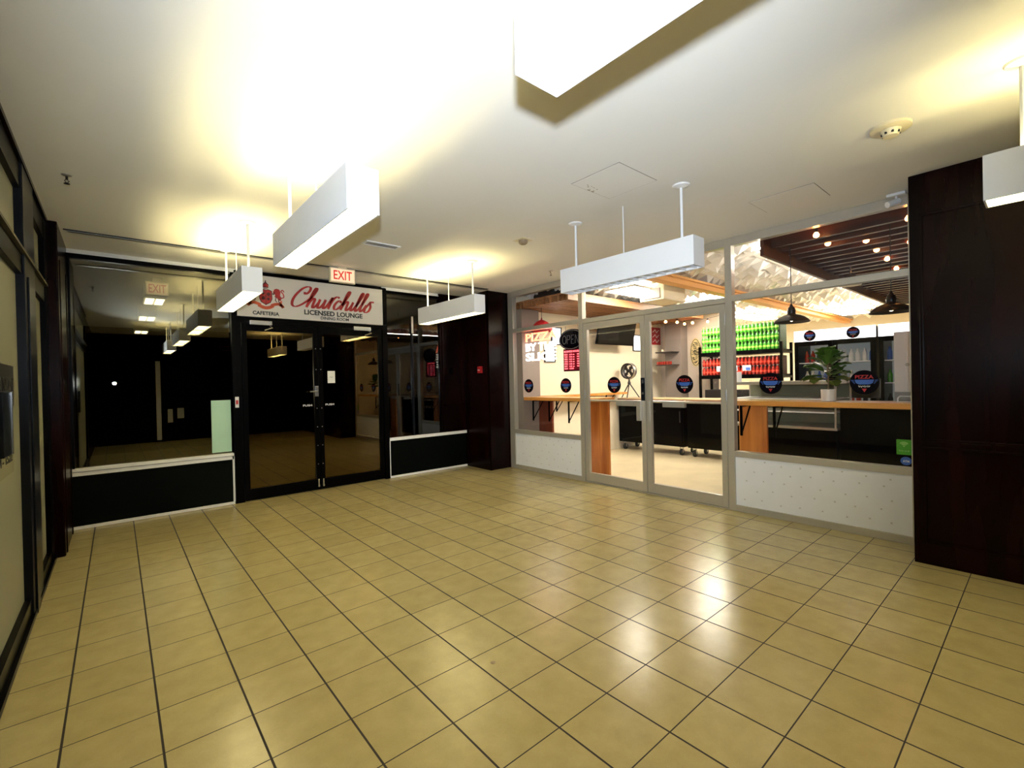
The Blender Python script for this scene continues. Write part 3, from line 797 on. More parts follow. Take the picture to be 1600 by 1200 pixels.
# ---- neon style signs hanging in the left shop window
def window_signs():
    xs = XR+0.075
    t = thing('pizza_sign', 'lit sign reading pizza by the slice in the left shop window', 'sign', (xs, 5.16, 1.70))
    m = frame((xs, 0, 0), 'W')
    build('clear_backing', MB(m).box(-5.46, -4.74, 1.70, 2.17, -0.006, 0), 'glass', t)
    build('red_lettering', MB(m).text('PIZZA', -5.44, 2.02, 0.68, 0.13, 0, 0.012, bold=0.02), 'neonred', t)
    b = MB(m); b.text('BY THE', -5.44, 1.87, 0.67, 0.12, 0, 0.012, bold=0.015); b.text('SLICE', -5.44, 1.715, 0.66, 0.125, 0, 0.012, bold=0.02)
    build('white_lettering', b, 'neonwhite', t)
    wires = MB()
    for y in (5.40, 4.92): wires.tube([(xs, y, 2.17), (xs, y, 2.185)], 0.002, 6)
    build('hanging_wire', wires, 'ink', t)
    t = thing('open_sign', 'unlit black oval open sign hanging beside the aluminium post', 'sign', (xs, 4.47, 1.86))
    n = 40; cy, cz, a, c = -4.475, 1.985, 0.245, 0.150
    el = lambda k, f=1.0: (cy+a*f*math.cos(2*PI*k/n), cz+c*f*math.sin(2*PI*k/n))
    build('backing', MB(m).poly([el(k) for k in range(n)], -0.03, 0.0), 'sblack', t)
    b = MB(m)
    b.tube([(*el(k, 0.90), 0.010) for k in range(n+1)], 0.005, 8, cap=False)
    build('outer_tube', b, 'neonoff', t)
    b = MB(m); s = 0.004
    def tb(pts): b.tube([(cy+x, cz+y, 0.010) for x, y in pts], s, 6)
    tb([(-0.13+0.035*math.cos(2*PI*k/16), 0.060*math.sin(2*PI*k/16)) for k in range(17)])
    tb([(-0.075, -0.06), (-0.070, 0.06), (-0.030, 0.058), (-0.018, 0.03), (-0.030, 0.0), (-0.072, 0.0)])
    tb([(0.055, 0.06), (0.008, 0.06), (0.004, -0.06), (0.052, -0.06)]); tb([(0.006, 0.0), (0.045, 0.0)])
    tb([(0.078, -0.06), (0.085, 0.06), (0.140, -0.06), (0.150, 0.06)])
    build('open_lettering', b, 'neonoff', t)
    b = MB(); [b.tube([(xs+0.015, y, 2.10), (xs+0.015, y, 2.185)], 0.002, 6) for y in (4.36, 4.60)]
    build('hanging_wire', b, 'ink', t)
    t = thing('menu_board', 'red and black lit opening hours board under the oval open sign', 'sign', (xs, 4.475, 1.53))
    build('board_back', MB(m).box(-4.665, -4.285, 1.530, 1.855, -0.05, -0.032), 'sblack', t)
    build('board_face', MB(m).box(-4.655, -4.340, 1.545, 1.845, -0.032, -0.028), 'ledback', t)
    b = MB(m); b.text('BUSINESS HOURS', -4.645, 1.802, 0.290, 0.028, -0.028, -0.025, bold=0.02)
    for r, d in enumerate(('MON', 'TUE', 'WED', 'THU', 'FRI', 'SAT', 'SUN')):
        z = 1.762-r*0.034
        b.text(d, -4.643, z, 0.062, 0.022, -0.028, -0.025, bold=0.02)
        if r < 6:
            b.text('11:00', -4.548, z, 0.052, 0.020, -0.028, -0.025, bold=0.02); b.text('am', -4.480, z, 0.03, 0.014, -0.028, -0.025, bold=0.02)
            b.text('9:00', -4.400, z, 0.046, 0.020, -0.028, -0.025, bold=0.02)
        else: b.text('CLOSED', -4.548, z, 0.085, 0.020, -0.028, -0.025, bold=0.02)
    build('board_lettering', b, 'ledred', t)
    hang = MB(); hang.box(xs+0.033, xs+0.048, 4.46, 4.49, 1.852, 1.88)
    build('hanger', hang, 'ink', t)
window_signs()

# ================================================================== PENDANT STRIP LIGHTS IN THE HALL
def strip_light(cx, cy, on, label):
    L, W_, Z0, Z1 = 1.31, 0.158, 2.215, 2.43
    t = thing('pendant_strip_light', label, 'ceiling light', (cx, cy, Z0), 'pendant strip lights of the hall')
    x0, x1, y0, y1 = cx-W_/2, cx+W_/2, cy-L/2, cy+L/2
    b = MB(); e = 0.008
    b.box(x0, x0+e, y0, y1, Z0, Z1); b.box(x1-e, x1, y0, y1, Z0, Z1)
    b.box(x0+e, x1-e, y0, y0+e, Z0, Z1); b.box(x0+e, x1-e, y1-e, y1, Z0, Z1)
    b.box(x0+e, x1-e, y0+e, y1-e, 2.30, 2.305)
    build('housing', b, 'white', t)
    build('lens', B(x0+e+0.001, x1-e-0.001, y0+e+0.001, y1-e-0.001, 2.233, 2.238), 'lampdown' if on else 'lampoff', t)
    ks = [y0+0.055+0.085*i for i in range(15)] if not on else [y0+0.055, cy, y1-0.055]
    for k in ks: build('louvre_blade', B(x0+e+0.0005, x1-e-0.0005, k-0.0012, k+0.0012, Z0+0.003, 2.232), 'white', t)
    up = MB()
    for dx in (-0.035, 0.035): up.tube([(cx+dx, y0+0.04, 2.355), (cx+dx, y1-0.04, 2.355)], 0.013, 8)
    build('tube_lamp', up, 'lampup' if on else 'lampoff', t)
    for dy in (-0.525, 0.525):
        rb = MB().tube([(cx, cy+dy, 2.305), (cx, cy+dy, H-0.012)], 0.0105, 8)
        rr = build('hanging_rod', rb, 'white', t, smooth=True)
        cb = MB().lathe((cx, cy+dy, H-0.022), [(0.020, 0), (0.058, 0.012), (0.064, 0.0215)], 24)
        build('canopy', cb, 'white', rr, smooth=True)
    c = MB(); c.tube([(cx, cy, 2.305), (cx, cy, H-0.002)], 0.0045, 6)
    build('power_cord', c, 'white', t)
    return t
l_on = strip_light(0.90, 2.75, True, 'lit white strip light seen whole in the middle of the left row, the largest')
for (x, y, lab) in [(0.90, 0.262, 'lit white strip light cut off by the top edge of the view'),
                    (0.90, 5.08, 'lit white strip light hanging in front of the left lounge window'),
                    (3.25, 5.00, 'lit white strip light hanging before the right lounge window and pier'),
                    (3.25, -0.45, 'lit white strip light cut off at the right edge of the view')]:
    dup(l_on, (x, y, 2.215), lab)
strip_light(3.25, 2.32, False, 'unlit white strip light hanging before the shop doors')

# ---- ceiling fittings
def detector(x, y, lab, m='creamplastic', r=0.098):
    t = thing('smoke_detector', lab, 'smoke detector', (x, y, H-0.06))
    build('base', MB().lathe((x, y, H-0.022), [(r*0.9, 0), (r, 0.006), (r, 0.021)], 28), m, t, smooth=True)
    build('sensor_head', MB().lathe((x, y, H-0.060), [(0.015, 0), (0.036, 0.004), (0.042, 0.014), (0.050, 0.038)], 28), m, t, smooth=True)
    sl = MB()
    for k in range(8):
        a = 2*PI*(k+0.5)/8; sl.box(x+0.040*math.cos(a)-0.006, x+0.040*math.cos(a)+0.006, y+0.040*math.sin(a)-0.006, y+0.040*math.sin(a)+0.006, H-0.048, H-0.036)
    build('vent_slots', sl, 'ink', t)
detector(3.482, 0.60, 'round cream smoke detector on the ceiling near the right edge')
def horn():
    x, y = 3.19, 3.50
    t = thing('ceiling_sounder', 'small stained square fitting on the ceiling beyond the middle strip light', 'alarm sounder', (x, y, H-0.04))
    build('base_plate', MB().box(x-0.075, x+0.075, y-0.075, y+0.075, H-0.008, H-0.0005, bev=0.002), 'creamplastic', t)
    build('sounder_head', MB().lathe((x, y, H-0.045), [(0.03, 0), (0.045, 0.012), (0.048, 0.036)], 16), 'grime', t, smooth=True)
horn()
def sprinkler(x, y, lab):
    t = thing('sprinkler_head', lab, 'sprinkler', (x, y, H-0.06), 'sprinkler heads on the hall ceiling')
    build('escutcheon', MB().lathe((x, y, H-0.010), [(0.012, 0), (0.026, 0.005), (0.028, 0.0095)], 16), 'steel', t, smooth=True)
    b = MB(); b.tube([(x, y, H-0.01), (x, y, H-0.03)], 0.007, 8)
    for s in (-1, 1): b.tube([(x, y, H-0.028), (x+s*0.012, y, H-0.04), (x, y, H-0.055)], 0.0025, 6)
    b.lathe((x, y, H-0.060), [(0.016, 0), (0.016, 0.003)], 14)
    build('nozzle', b, 'duct', t)
sprinkler(-0.222, 4.257, 'small dark sprinkler head on the ceiling by the frosted glass frontage')
sprinkler(4.384, 4.283, 'small dark sprinkler head on the ceiling above the left shop window')
def vent():
    x0, x1, y0, y1 = 1.93, 2.30, 4.43, 4.56
    t = thing('ceiling_vent', 'white louvred air vent in the ceiling beyond the largest strip light', 'vent', (2.1, 4.49, H-0.01))
    b = MB(); z = (H-0.010, H-0.0005)
    b.box(x0, x1, y0, y0+0.014, *z); b.box(x0, x1, y1-0.014, y1, *z); b.box(x0, x0+0.014, y0+0.014, y1-0.014, *z); b.box(x1-0.014, x1, y0+0.014, y1-0.014, *z)
    build('vent_frame', b, 'white', t)
    b = MB(); k = x0+0.024
    while k < x1-0.02: b.box(k-0.0035, k+0.0035, y0+0.014, y1-0.014, H-0.009, H-0.0075); k += 0.019
    build('slats', b, 'white', t)
    build('throat_shade', B(x0+0.014, x1-0.014, y0+0.014, y1-0.014, H-0.0018, H-0.0006), 'ink', t)  # flat black sheet standing in for the shade inside the vent
vent()
def hatch(x0, x1, y0, y1, lab):
    t = thing('ceiling_hatch', lab, 'access panel', ((x0+x1)/2, (y0+y1)/2, H-0.005))
    build('hatch_panel', B(x0, x1, y0, y1, H-0.0035, H-0.0005), 'ceil', t)
    b = MB(); e = 0.004
    for a in ((x0-e, x1+e, y0-e, y0), (x0-e, x1+e, y1, y1+e), (x0-e, x0, y0, y1), (x1, x1+e, y0, y1)): b.box(*a, H-0.0022, H-0.0004)
    build('hatch_gap', b, 'greycol', t)
    return t
th = hatch(2.575, 3.02, 1.86, 2.28, 'square white access panel in the ceiling with scuff marks along one edge')
sc_ = MB()
for k in range(9):
    x = 2.66+random.uniform(0, 0.16); y = 2.26+random.uniform(-0.05, 0.01)
    sc_.box(x, x+random.uniform(0.008, 0.03), y, y+random.uniform(0.004, 0.012), H-0.0042, H-0.0035)
build('scuff_marks', sc_, 'grime', th)
hatch(4.02, 4.40, 1.15, 1.62, 'plain painted access panel in the ceiling near the right shop window')
t = thing('security_camera', 'small white spotlight shaped camera on the ceiling beside the near wooden pier', 'camera', (4.80, 0.80, 2.70))
build('mount', MB().box(4.775, 4.835, 0.74, 0.86, H-0.022, H-0.0005, bev=0.004), 'white', t)
b = MB(); b.tube([(4.805, 0.80, H-0.02), (4.805, 0.80, H-0.05)], 0.008, 8)
b.tube([(4.77, 0.78, H-0.075), (4.70, 0.84, H-0.105)], 0.024, 14); b.tube([(4.805, 0.80, H-0.05), (4.77, 0.78, H-0.075)], 0.008, 8)
build('camera_body', b, 'white', t, smooth=True)
tag(build('floor_chip', MB().lathe((1.40, 1.83, 0.0005), [(0.014, 0), (0.010, 0.002), (0.002, 0.0035)], 7), 'grime'), 'tiny dark scrap lying on a grout line in the middle of the floor', 'scrap')

# ================================================================== LOUNGE BEHIND THE DARK GLASS
def lounge():
    y0, y1 = YB+0.065, 13.5
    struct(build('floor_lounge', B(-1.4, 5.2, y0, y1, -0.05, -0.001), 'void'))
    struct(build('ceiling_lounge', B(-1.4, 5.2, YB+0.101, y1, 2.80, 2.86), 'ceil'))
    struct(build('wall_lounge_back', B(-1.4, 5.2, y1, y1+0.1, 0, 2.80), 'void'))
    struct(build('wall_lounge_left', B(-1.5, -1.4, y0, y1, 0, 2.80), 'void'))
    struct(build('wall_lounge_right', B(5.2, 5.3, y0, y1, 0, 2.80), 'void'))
    t = None
    for (yy, lab) in ((8.0, 'lit ceiling fitting inside the dark lounge, nearest the window'), (10.0, 'lit ceiling fitting inside the dark lounge, second from the window'), (12.4, 'lit ceiling fitting inside the dark lounge, farthest from the window')):
        if t is None:
            t = thing('lounge_ceiling_light', lab, 'ceiling light', (0.42, yy, 2.60), 'lit fittings inside the lounge')
            b = MB()
            for dx in (-0.055, 0.055): b.box(0.42+dx-0.045, 0.42+dx+0.045, yy-0.25, yy+0.25, 2.60, 2.608)
            build('lens', b, 'loungelamp', t)
            build('housing', B(0.30, 0.54, yy-0.27, yy+0.27, 2.609, 2.7995), 'creamplastic', t)
        else: dup(t, (0.42, yy, 2.60), lab)
    exit_sign(0.415, 7.25, 2.57, 0.24, 0.175, 'dim exit sign inside the lounge, seen through the left window')
lounge()

# ================================================================== HALL BEHIND THE CAMERA (seen only in reflections)
def hall_rear():
    struct(build('wall_rear', B(XL-0.1, PIX+0.0, YREAR-0.1, YREAR, 0, H), 'void'))
    t = sroot('trim_9', (0.6, YREAR, 0))
    build('post', B(0.80, 0.90, YREAR+0.002, YREAR+0.05, 0.05, 2.15), 'whitetrim', t)
    for (x0, x1, z0, z1, lab) in ((1.04, 1.15, 0.50, 0.86, 'narrow pale notice on the dark wall, mirrored in the left lounge window'), (1.25, 1.40, 0.60, 0.88, 'wider pale notice on the dark wall, mirrored in the left lounge window')):
        t2 = tag(build('wall_notice', B(x0, x1, YREAR+0.001, YREAR+0.006, z0, z1), 'paper'), lab, 'notice')
    t3 = tag(build('red_edged_sign', B(2.28, 2.60, YREAR+0.001, YREAR+0.02, 2.47, 2.60), 'signred'), 'red edged sign high on the dark rear wall, mirrored in the lounge window', 'sign')
    build('sign_inner', B(2.295, 2.585, YREAR+0.0201, YREAR+0.022, 2.485, 2.585), 'black', t3)
hall_rear()

# ================================================================== THE PIZZA SHOP INTERIOR
SX0, SX1, SY0, SY1, SH = XR+0.061, 14.0, -0.6, 5.70, 2.86
def shop_shell():
    struct(build('floor_shop', B(XR+0.031, SX1, SY0, SY1, -0.05, -0.0005), 'shopfloor'))
    struct(build('wall_shop_left', B(XR+0.063, SX1+0.1, SY1, SY1+0.06, 0, SH+0.05), 'cream'))
    struct(build('wall_shop_far', B(SX1, SX1+0.1, SY0, SY1-0.001, 0, SH+0.05), 'cream'))
    struct(build('wall_shop_right', B(XR+0.062, SX1, SY0-0.1, SY0, 0, SH+0.05), 'cream'))
    # column inside, left end of the window
    struct(build('trim_10', B(XR+0.062, 5.34, 5.52, 5.699, 0, 2.56), 'greycol'))
    struct(build('trim_11', B(9.02, 9.29, 5.06, 5.43, 0, 2.56), 'greycol'))
    struct(build('wall_shop_partition', B(9.30, 9.40, 4.40, 5.699, 0, 2.82), 'partition'))
    # embossed ceiling: grid of skewed little pyramids
    b = MB(); s = 0.21
    nx = int((SX1-SX0)/s); ny = int((SY1-SY0)/s)
    vs = {}
    for i in range(nx+1):
        for j in range(ny+1):
            vs[i, j] = b.v((SX0+(SX1-SX0)*i/nx, SY0+(SY1-SY0)*j/ny, SH-0.0))
    for i in range(nx):
        for j in range(ny):
            x = SX0+(SX1-SX0)*(i+0.5+random.uniform(-0.3, 0.3))/nx; y = SY0+(SY1-SY0)*(j+0.5+random.uniform(-0.3, 0.3))/ny
            a = b.v((x, y, SH-random.uniform(0.05, 0.13) if y > 1.95 else SH-0.004))
            q = [vs[i, j], vs[i+1, j], vs[i+1, j+1], vs[i, j+1]]
            for k in range(4): b.bm.faces.new((q[k], q[(k+1) % 4], a))
    struct(build('ceiling_shop', b, 'foil'))
    struct(build('ceiling_shop_deck', B(SX0-0.03, SX1, SY0, SY1-0.001, SH+0.001, SH+0.05), 'white'))
    # pale beam running into the shop
    bm_ = B(SX0+0.002, SX1-0.001, 3.26, 3.40, 2.670, SH-0.095)
    bm_.box(SX0+0.002, SX1-0.001, 3.215, 3.26, 2.735, SH-0.095)
    struct(build('trim_12', bm_, 'beamw'))
    # brown slatted ceiling by the left wall
    b = MB(); y = 4.55
    while y < 5.68:
        b.box(5.0, 9.0, y, y+0.045, 2.575, 2.665); y += 0.085
    b.box(5.0, 9.0, 4.55, 5.69, 2.667, 2.69)
    r = sroot('ceiling_shop_slats', (7, 5.1, 2.6)); build('slats', b, 'slat2', r)
    # dark red-brown pergola over the counter side
    r = sroot('ceiling_shop_pergola', (7, 0.8, 2.6))
    b = MB(); x = 5.15
    while x < 11.5:
        b.box(x, x+0.05, SY0+0.01, 1.865, 2.715, 2.835); x += 0.235
    b.box(SX0+0.002, 11.6, 1.866, 1.90, 2.61, 2.845)
    b.box(SX0+0.002, 11.6, SY0+0.01, 1.865, 2.836, 2.845)
    build('joists', b, 'slat', r)
shop_shell()

def shop_lights():
    t = None  # panels added to brighten the shop ceiling and walls, not known fixtures
    for (x, y, sx, sy, lab) in [(11.6, 2.75, 1.4, 0.5, 'added shop light panel far back beyond the coolers'), (6.0, 4.05, 0.9, 0.5, 'added shop light panel above the doors'),
                                (10.8, 4.3, 1.4, 0.5, 'added shop light panel far back behind the rack wall'), (8.2, 4.0, 0.9, 0.5, 'added shop light panel above the bottle rack')]:
        z = 2.70
        t = thing('added_light_panel', lab, 'ceiling light', (x, y, z), 'added light panels under the shop ceiling')
        build('diffuser', B(x-sx/2, x+sx/2, y-sy/2, y+sy/2, z, z+0.008), 'shopfill', t)
        fr = MB(); e = 0.02
        fr.box(x-sx/2-e, x+sx/2+e, y-sy/2-e, y-sy/2-0.0005, z-0.002, z+0.03); fr.box(x-sx/2-e, x+sx/2+e, y+sy/2+0.0005, y+sy/2+e, z-0.002, z+0.03)
        fr.box(x-sx/2-e, x-sx/2-0.0005, y-sy/2, y+sy/2, z-0.002, z+0.03); fr.box(x+sx/2+0.0005, x+sx/2+e, y-sy/2, y+sy/2, z-0.002, z+0.03)
        fr.tube([(x-sx/3, y, z+0.009), (x-sx/3, y, SH)], 0.004, 6); fr.tube([(x+sx/3, y, z+0.009), (x+sx/3, y, SH)], 0.004, 6)
        build('frame', fr, 'white', t)
    t = thing('strip_uplight', 'bright narrow light strip along the side board of the dark pergola', 'strip light', (8, 1.915, 2.68))
    build('strip_lens', B(5.0, 11.5, 1.904, 1.922, 2.69, 2.705), 'shopstrip', t)
    build('strip_channel', B(5.0, 11.5, 1.9005, 1.926, 2.675, 2.689), 'white', t)
    # pendant lamps over the window ledge
    p = None
    for (y, lab) in ((1.745, 'black pendant lamp above the ledge, left of the two in the right shop window'), (0.935, 'black pendant lamp above the ledge, beside the near wooden pier')):
        if p is None:
            x, z = 5.32, 1.945
            p = thing('pendant_lamp', lab, 'pendant lamp', (x, y, z), 'black pendant lamps over the ledge')
            build('shade', MB().lathe((x, y, z), [(0.163, 0), (0.166, 0.006), (0.150, 0.026), (0.118, 0.052), (0.078, 0.072), (0.042, 0.084), (0.036, 0.095), (0.040, 0.115), (0.032, 0.150), (0.018, 0.165), (0.010, 0.19)], 32, cap=False), 'duct', p, smooth=True)
            build('bulb', MB().lathe((x, y, z+0.012), [(0.004, 0), (0.030, 0.012), (0.036, 0.035), (0.018, 0.07), (0.012, 0.09)], 16), 'pendbulb', p, smooth=True)
            build('cord', MB().tube([(x, y, z+0.18), (x, y, 2.8355)], 0.004, 6), 'ink', p)
        else: dup(p, (5.32, y, 1.945), lab)
    # string light bulbs hung in the pergola
    k0 = None
    for i, (x, y, z) in enumerate([(5.04, 1.43, 2.735), (5.46, 1.45, 2.735), (5.66, 1.18, 2.735), (6.18, 1.20, 2.735), (6.78, 1.22, 2.735), (5.16, 0.78, 2.735), (6.09, 0.91, 2.735), (7.50, 1.26, 2.735)]):
        if k0 is None:
            k0 = thing('string_bulb', 'small warm bulb strung between the dark pergola joists', 'light bulb', (x, y, z), 'warm bulbs in the pergola')
            build('bulb_glass', MB().lathe((x, y, z-0.045), [(0.004, 0), (0.022, 0.010), (0.026, 0.028), (0.014, 0.05)], 14), 'bulb', k0, smooth=True)
            build('socket', MB().lathe((x, y, z+0.005), [(0.014, 0), (0.014, 0.04)], 10), 'ink', k0)
        else: dup(k0, (x, y, z))
    for i, (x, y) in enumerate([(8.05, 4.82), (8.33, 4.74), (8.72, 4.80), (8.70, 4.62), (8.80, 4.36)]):
        dup(k0, (x, y, 2.50), 'small warm bulb hanging in front of the grey column inside the shop', 'warm bulbs by the grey column')
shop_lights()
tag(build('bulb_string', MB().tube([(7.6, 4.92, 2.56), (8.05, 4.82, 2.545), (8.33, 4.74, 2.55), (8.72, 4.80, 2.545), (8.72, 4.62, 2.545), (8.80, 4.36, 2.545), (8.9, 3.9, 2.62)], 0.004, 6), 'ink'),
    'dark cable carrying the small bulbs by the grey column inside the shop', 'cable')

def red_pendant():
    x, y, z = 5.21, 5.32, 2.20
    t = thing('pendant_lamp', 'red domed pendant lamp hanging behind the lit lettering in the left shop window', 'pendant lamp', (x, y, z))
    build('shade', MB().lathe((x, y, z), [(0.165, 0), (0.168, 0.010), (0.160, 0.05), (0.135, 0.10), (0.09, 0.145), (0.04, 0.17), (0.012, 0.18), (0.010, 0.21)], 32, cap=False), 'sred', t, smooth=True)
    build('rim', MB().lathe((x, y, z-0.006), [(0.162, 0), (0.170, 0), (0.170, 0.008), (0.162, 0.008)], 32, cap=False), 'ink', t)
    build('cord', MB().tube([(x, y, z+0.20), (x, y, 2.5745)], 0.005, 6), 'ink', t)
red_pendant()
def _ledges():
    def ledge(ya, yb, lab, pans, brs):
        t = thing('window_ledge', lab, 'ledge', (5.13, (ya+yb)/2, 0))
        build('ledge_top', MB().box(XR+0.063, 5.34, ya, yb, 1.095, 1.145, bev=0.004), 'pine', t)
        for (pa, pb, mm) in pans: build('end_panel', MB().box(5.28, 5.32, pa, pb, 0.0, 1.094, bev=0.003), mm, t)
        for y in brs:
            b = MB(); b.box(XR+0.064, XR+0.076, y-0.012, y+0.012, 0.78, 1.094); b.box(XR+0.076, 5.20, y-0.012, y+0.012, 1.082, 1.094)
            b.tube([(XR+0.072, y, 0.80), (5.19, y, 1.085)], 0.008, 8)
            build('bracket', b, 'black', t)
    ledge(4.02, 5.51, 'orange pine ledge behind the left shop window with a wooden end panel', [(4.09, 4.42, 'pinev'), (5.20, 5.50, 'redboard')], (5.30, 4.95, 4.55))
    ledge(0.30, 2.30, 'orange pine ledge behind the right shop window holding the potted fig', [(1.99, 2.28, 'pinev')], (2.12, 1.80))
    t = thing('wall_shelf', 'narrow wooden shelf along the cream wall of the shop', 'shelf', (6.6, 5.6, 1.1))
    build('shelf_board', MB().box(5.45, 7.62, 5.42, 5.699, 1.105, 1.145, bev=0.003), 'pine', t)
    for x in (5.9, 6.6, 7.3):
        b = MB(); b.box(x-0.012, x+0.012, 5.686, 5.699, 0.85, 1.104); b.tube([(x, 5.69, 0.86), (x, 5.50, 1.10)], 0.008, 6)
        build('bracket', b, 'black', t)
_ledges()

def plant():
    x, y, z = 5.15, 1.385, 1.1455
    t = thing('potted_fig', 'potted fig with big dark green leaves in a white pot on the ledge', 'potted plant', (x, y, z))
    build('pot', MB().lathe((x, y, z), [(0.052, 0), (0.060, 0.003), (0.062, 0.112), (0.055, 0.112), (0.053, 0.100)], 28), 'pot', t, smooth=True)
    build('soil', MB().lathe((x, y, z+0.085), [(0.050, 0), (0.050, 0.012)], 20), 'soil', t)
    st = MB(); st.tube([(x, y, z+0.09), (x+0.005, y, z+0.22), (x-0.005, y+0.01, z+0.36)], [0.006, 0.005, 0.003], 6)
    lf = MB()
    random.seed(11)
    def leaf(base, d, L, W):
        d = Vector(d).normalized(); side = d.cross(Vector((0, 0, 1))).normalized(); up = side.cross(d)
        base = Vector(base); rows = []
        prof = [(0, 0.06), (0.12, 0.35), (0.3, 0.62), (0.5, 0.86), (0.7, 1.0), (0.88, 0.80), (0.97, 0.4), (1.0, 0.05)]
        for u, wd in prof:
            c = base + d*L*u - Vector((0, 0, 1))*L*0.28*u*u
            ww = W*wd/2
            rows.append([c - side*ww + up*ww*0.35 + up*0.006*math.sin(u*20), c, c + side*ww + up*ww*0.35 - up*0.006*math.sin(u*20)])
        vv = [[lf.v(p) for p in r] for r in rows]; ww = [[lf.v(p - up*0.0012) for p in r] for r in rows]
        for i in range(len(vv)-1):
            for k in range(2):
                lf.bm.faces.new((vv[i][k], vv[i][k+1], vv[i+1][k+1], vv[i+1][k]))
                lf.bm.faces.new((ww[i][k], ww[i+1][k], ww[i+1][k+1], ww[i][k+1]))
    N = 34
    for i in range(N):
        a = i*2.39996; h = 0.20+0.22*(i/N)
        el = -0.05+1.15*(i/N)+random.uniform(-0.15, 0.15)
        d = (math.cos(a)*math.cos(el), math.sin(a)*math.cos(el), math.sin(el))
        if d[0] < -0.55 and h < 0.5: d = (-0.3, d[1], d[2])
        b0 = (x+0.004, y, z+h); pt = Vector(b0)+Vector(d).normalized()*0.045
        st.tube([b0, pt], 0.0022, 5)
        sc2 = random.uniform(0.14, 0.19) if i < 28 else random.uniform(0.11, 0.15)
        leaf(pt, d, sc2, sc2*0.80)
    build('stem', st, 'stem', t)
    build('foliage', lf, 'leaf', t, smooth=True)
plant()
t = thing('wire_holder', 'small white wire loop standing on the ledge near the pier', 'holder', (5.2, 0.80, 1.1455))
build('wire_loop', MB().tube([(5.2, 0.88, 1.148), (5.2, 0.88, 1.18), (5.2, 0.865, 1.195), (5.2, 0.74, 1.195), (5.2, 0.72, 1.18), (5.2, 0.72, 1.148)], 0.005, 8), 'white', t)
build('wire_base', MB().box(5.17, 5.23, 0.71, 0.89, 1.1455, 1.150, bev=0.001), 'white', t)

# ---- prep tables on casters along the far side
def prep_table(x0, x1, y0, y1, lab):
    t = thing('prep_table', lab, 'table', ((x0+x1)/2, (y0+y1)/2, 0), 'black prep tables of the shop')
    build('body', MB().box(x0+0.02, x1, y0+0.01, y1-0.01, 0.16, 0.979, bev=0.006), 'black', t)
    build('worktop', MB().box(x0, x1, y0, y1, 0.980, 1.020, bev=0.004), 'bench', t)
    build('worktop_edge', MB().box(x0-0.006, x0-0.0005, y0, y1, 0.965, 0.998), 'redboard', t)
    n = max(2, int((y1-y0)/0.6))
    for k in range(n):
        a = y0+0.03+(y1-y0-0.06)*k/n; c = y0+0.03+(y1-y0-0.06)*(k+1)/n
        d = build('table_door', MB().box(x0+0.004, x0+0.019, a+0.006, c-0.006, 0.19, 0.95, bev=0.003), 'black', t)
        build('door_handle', MB().box(x0-0.012, x0+0.003, a+0.03, a+0.05, 0.6, 0.8, bev=0.003), 'duct', d)
    for xx in (x0+0.10, x1-0.10):
        for yy in (y0+0.10, y1-0.10):
            b = MB().lathe((xx, yy-0.018, 0.06), [(0.058, 0), (0.06, 0.004), (0.06, 0.032), (0.058, 0.036)], 18, 'Y')
            cc = build('caster', b, 'rubber', t, smooth=True)
            f = MB().box(xx-0.015, xx+0.015, yy-0.03, yy-0.022, 0.05, 0.16); f.box(xx-0.015, xx+0.015, yy+0.022, yy+0.03, 0.05, 0.16)
            f.box(xx-0.03, xx+0.03, yy-0.03, yy+0.03, 0.145, 0.158)
            build('caster_fork', f, 'steel', cc)
prep_table(7.62, 8.22, 4.25, 5.66, 'long black prep table with pale top against the cream wall, under the tripod fan')
prep_table(7.62, 8.22, 2.80, 4.20, 'long black prep table with pale top in front of the bottle rack')

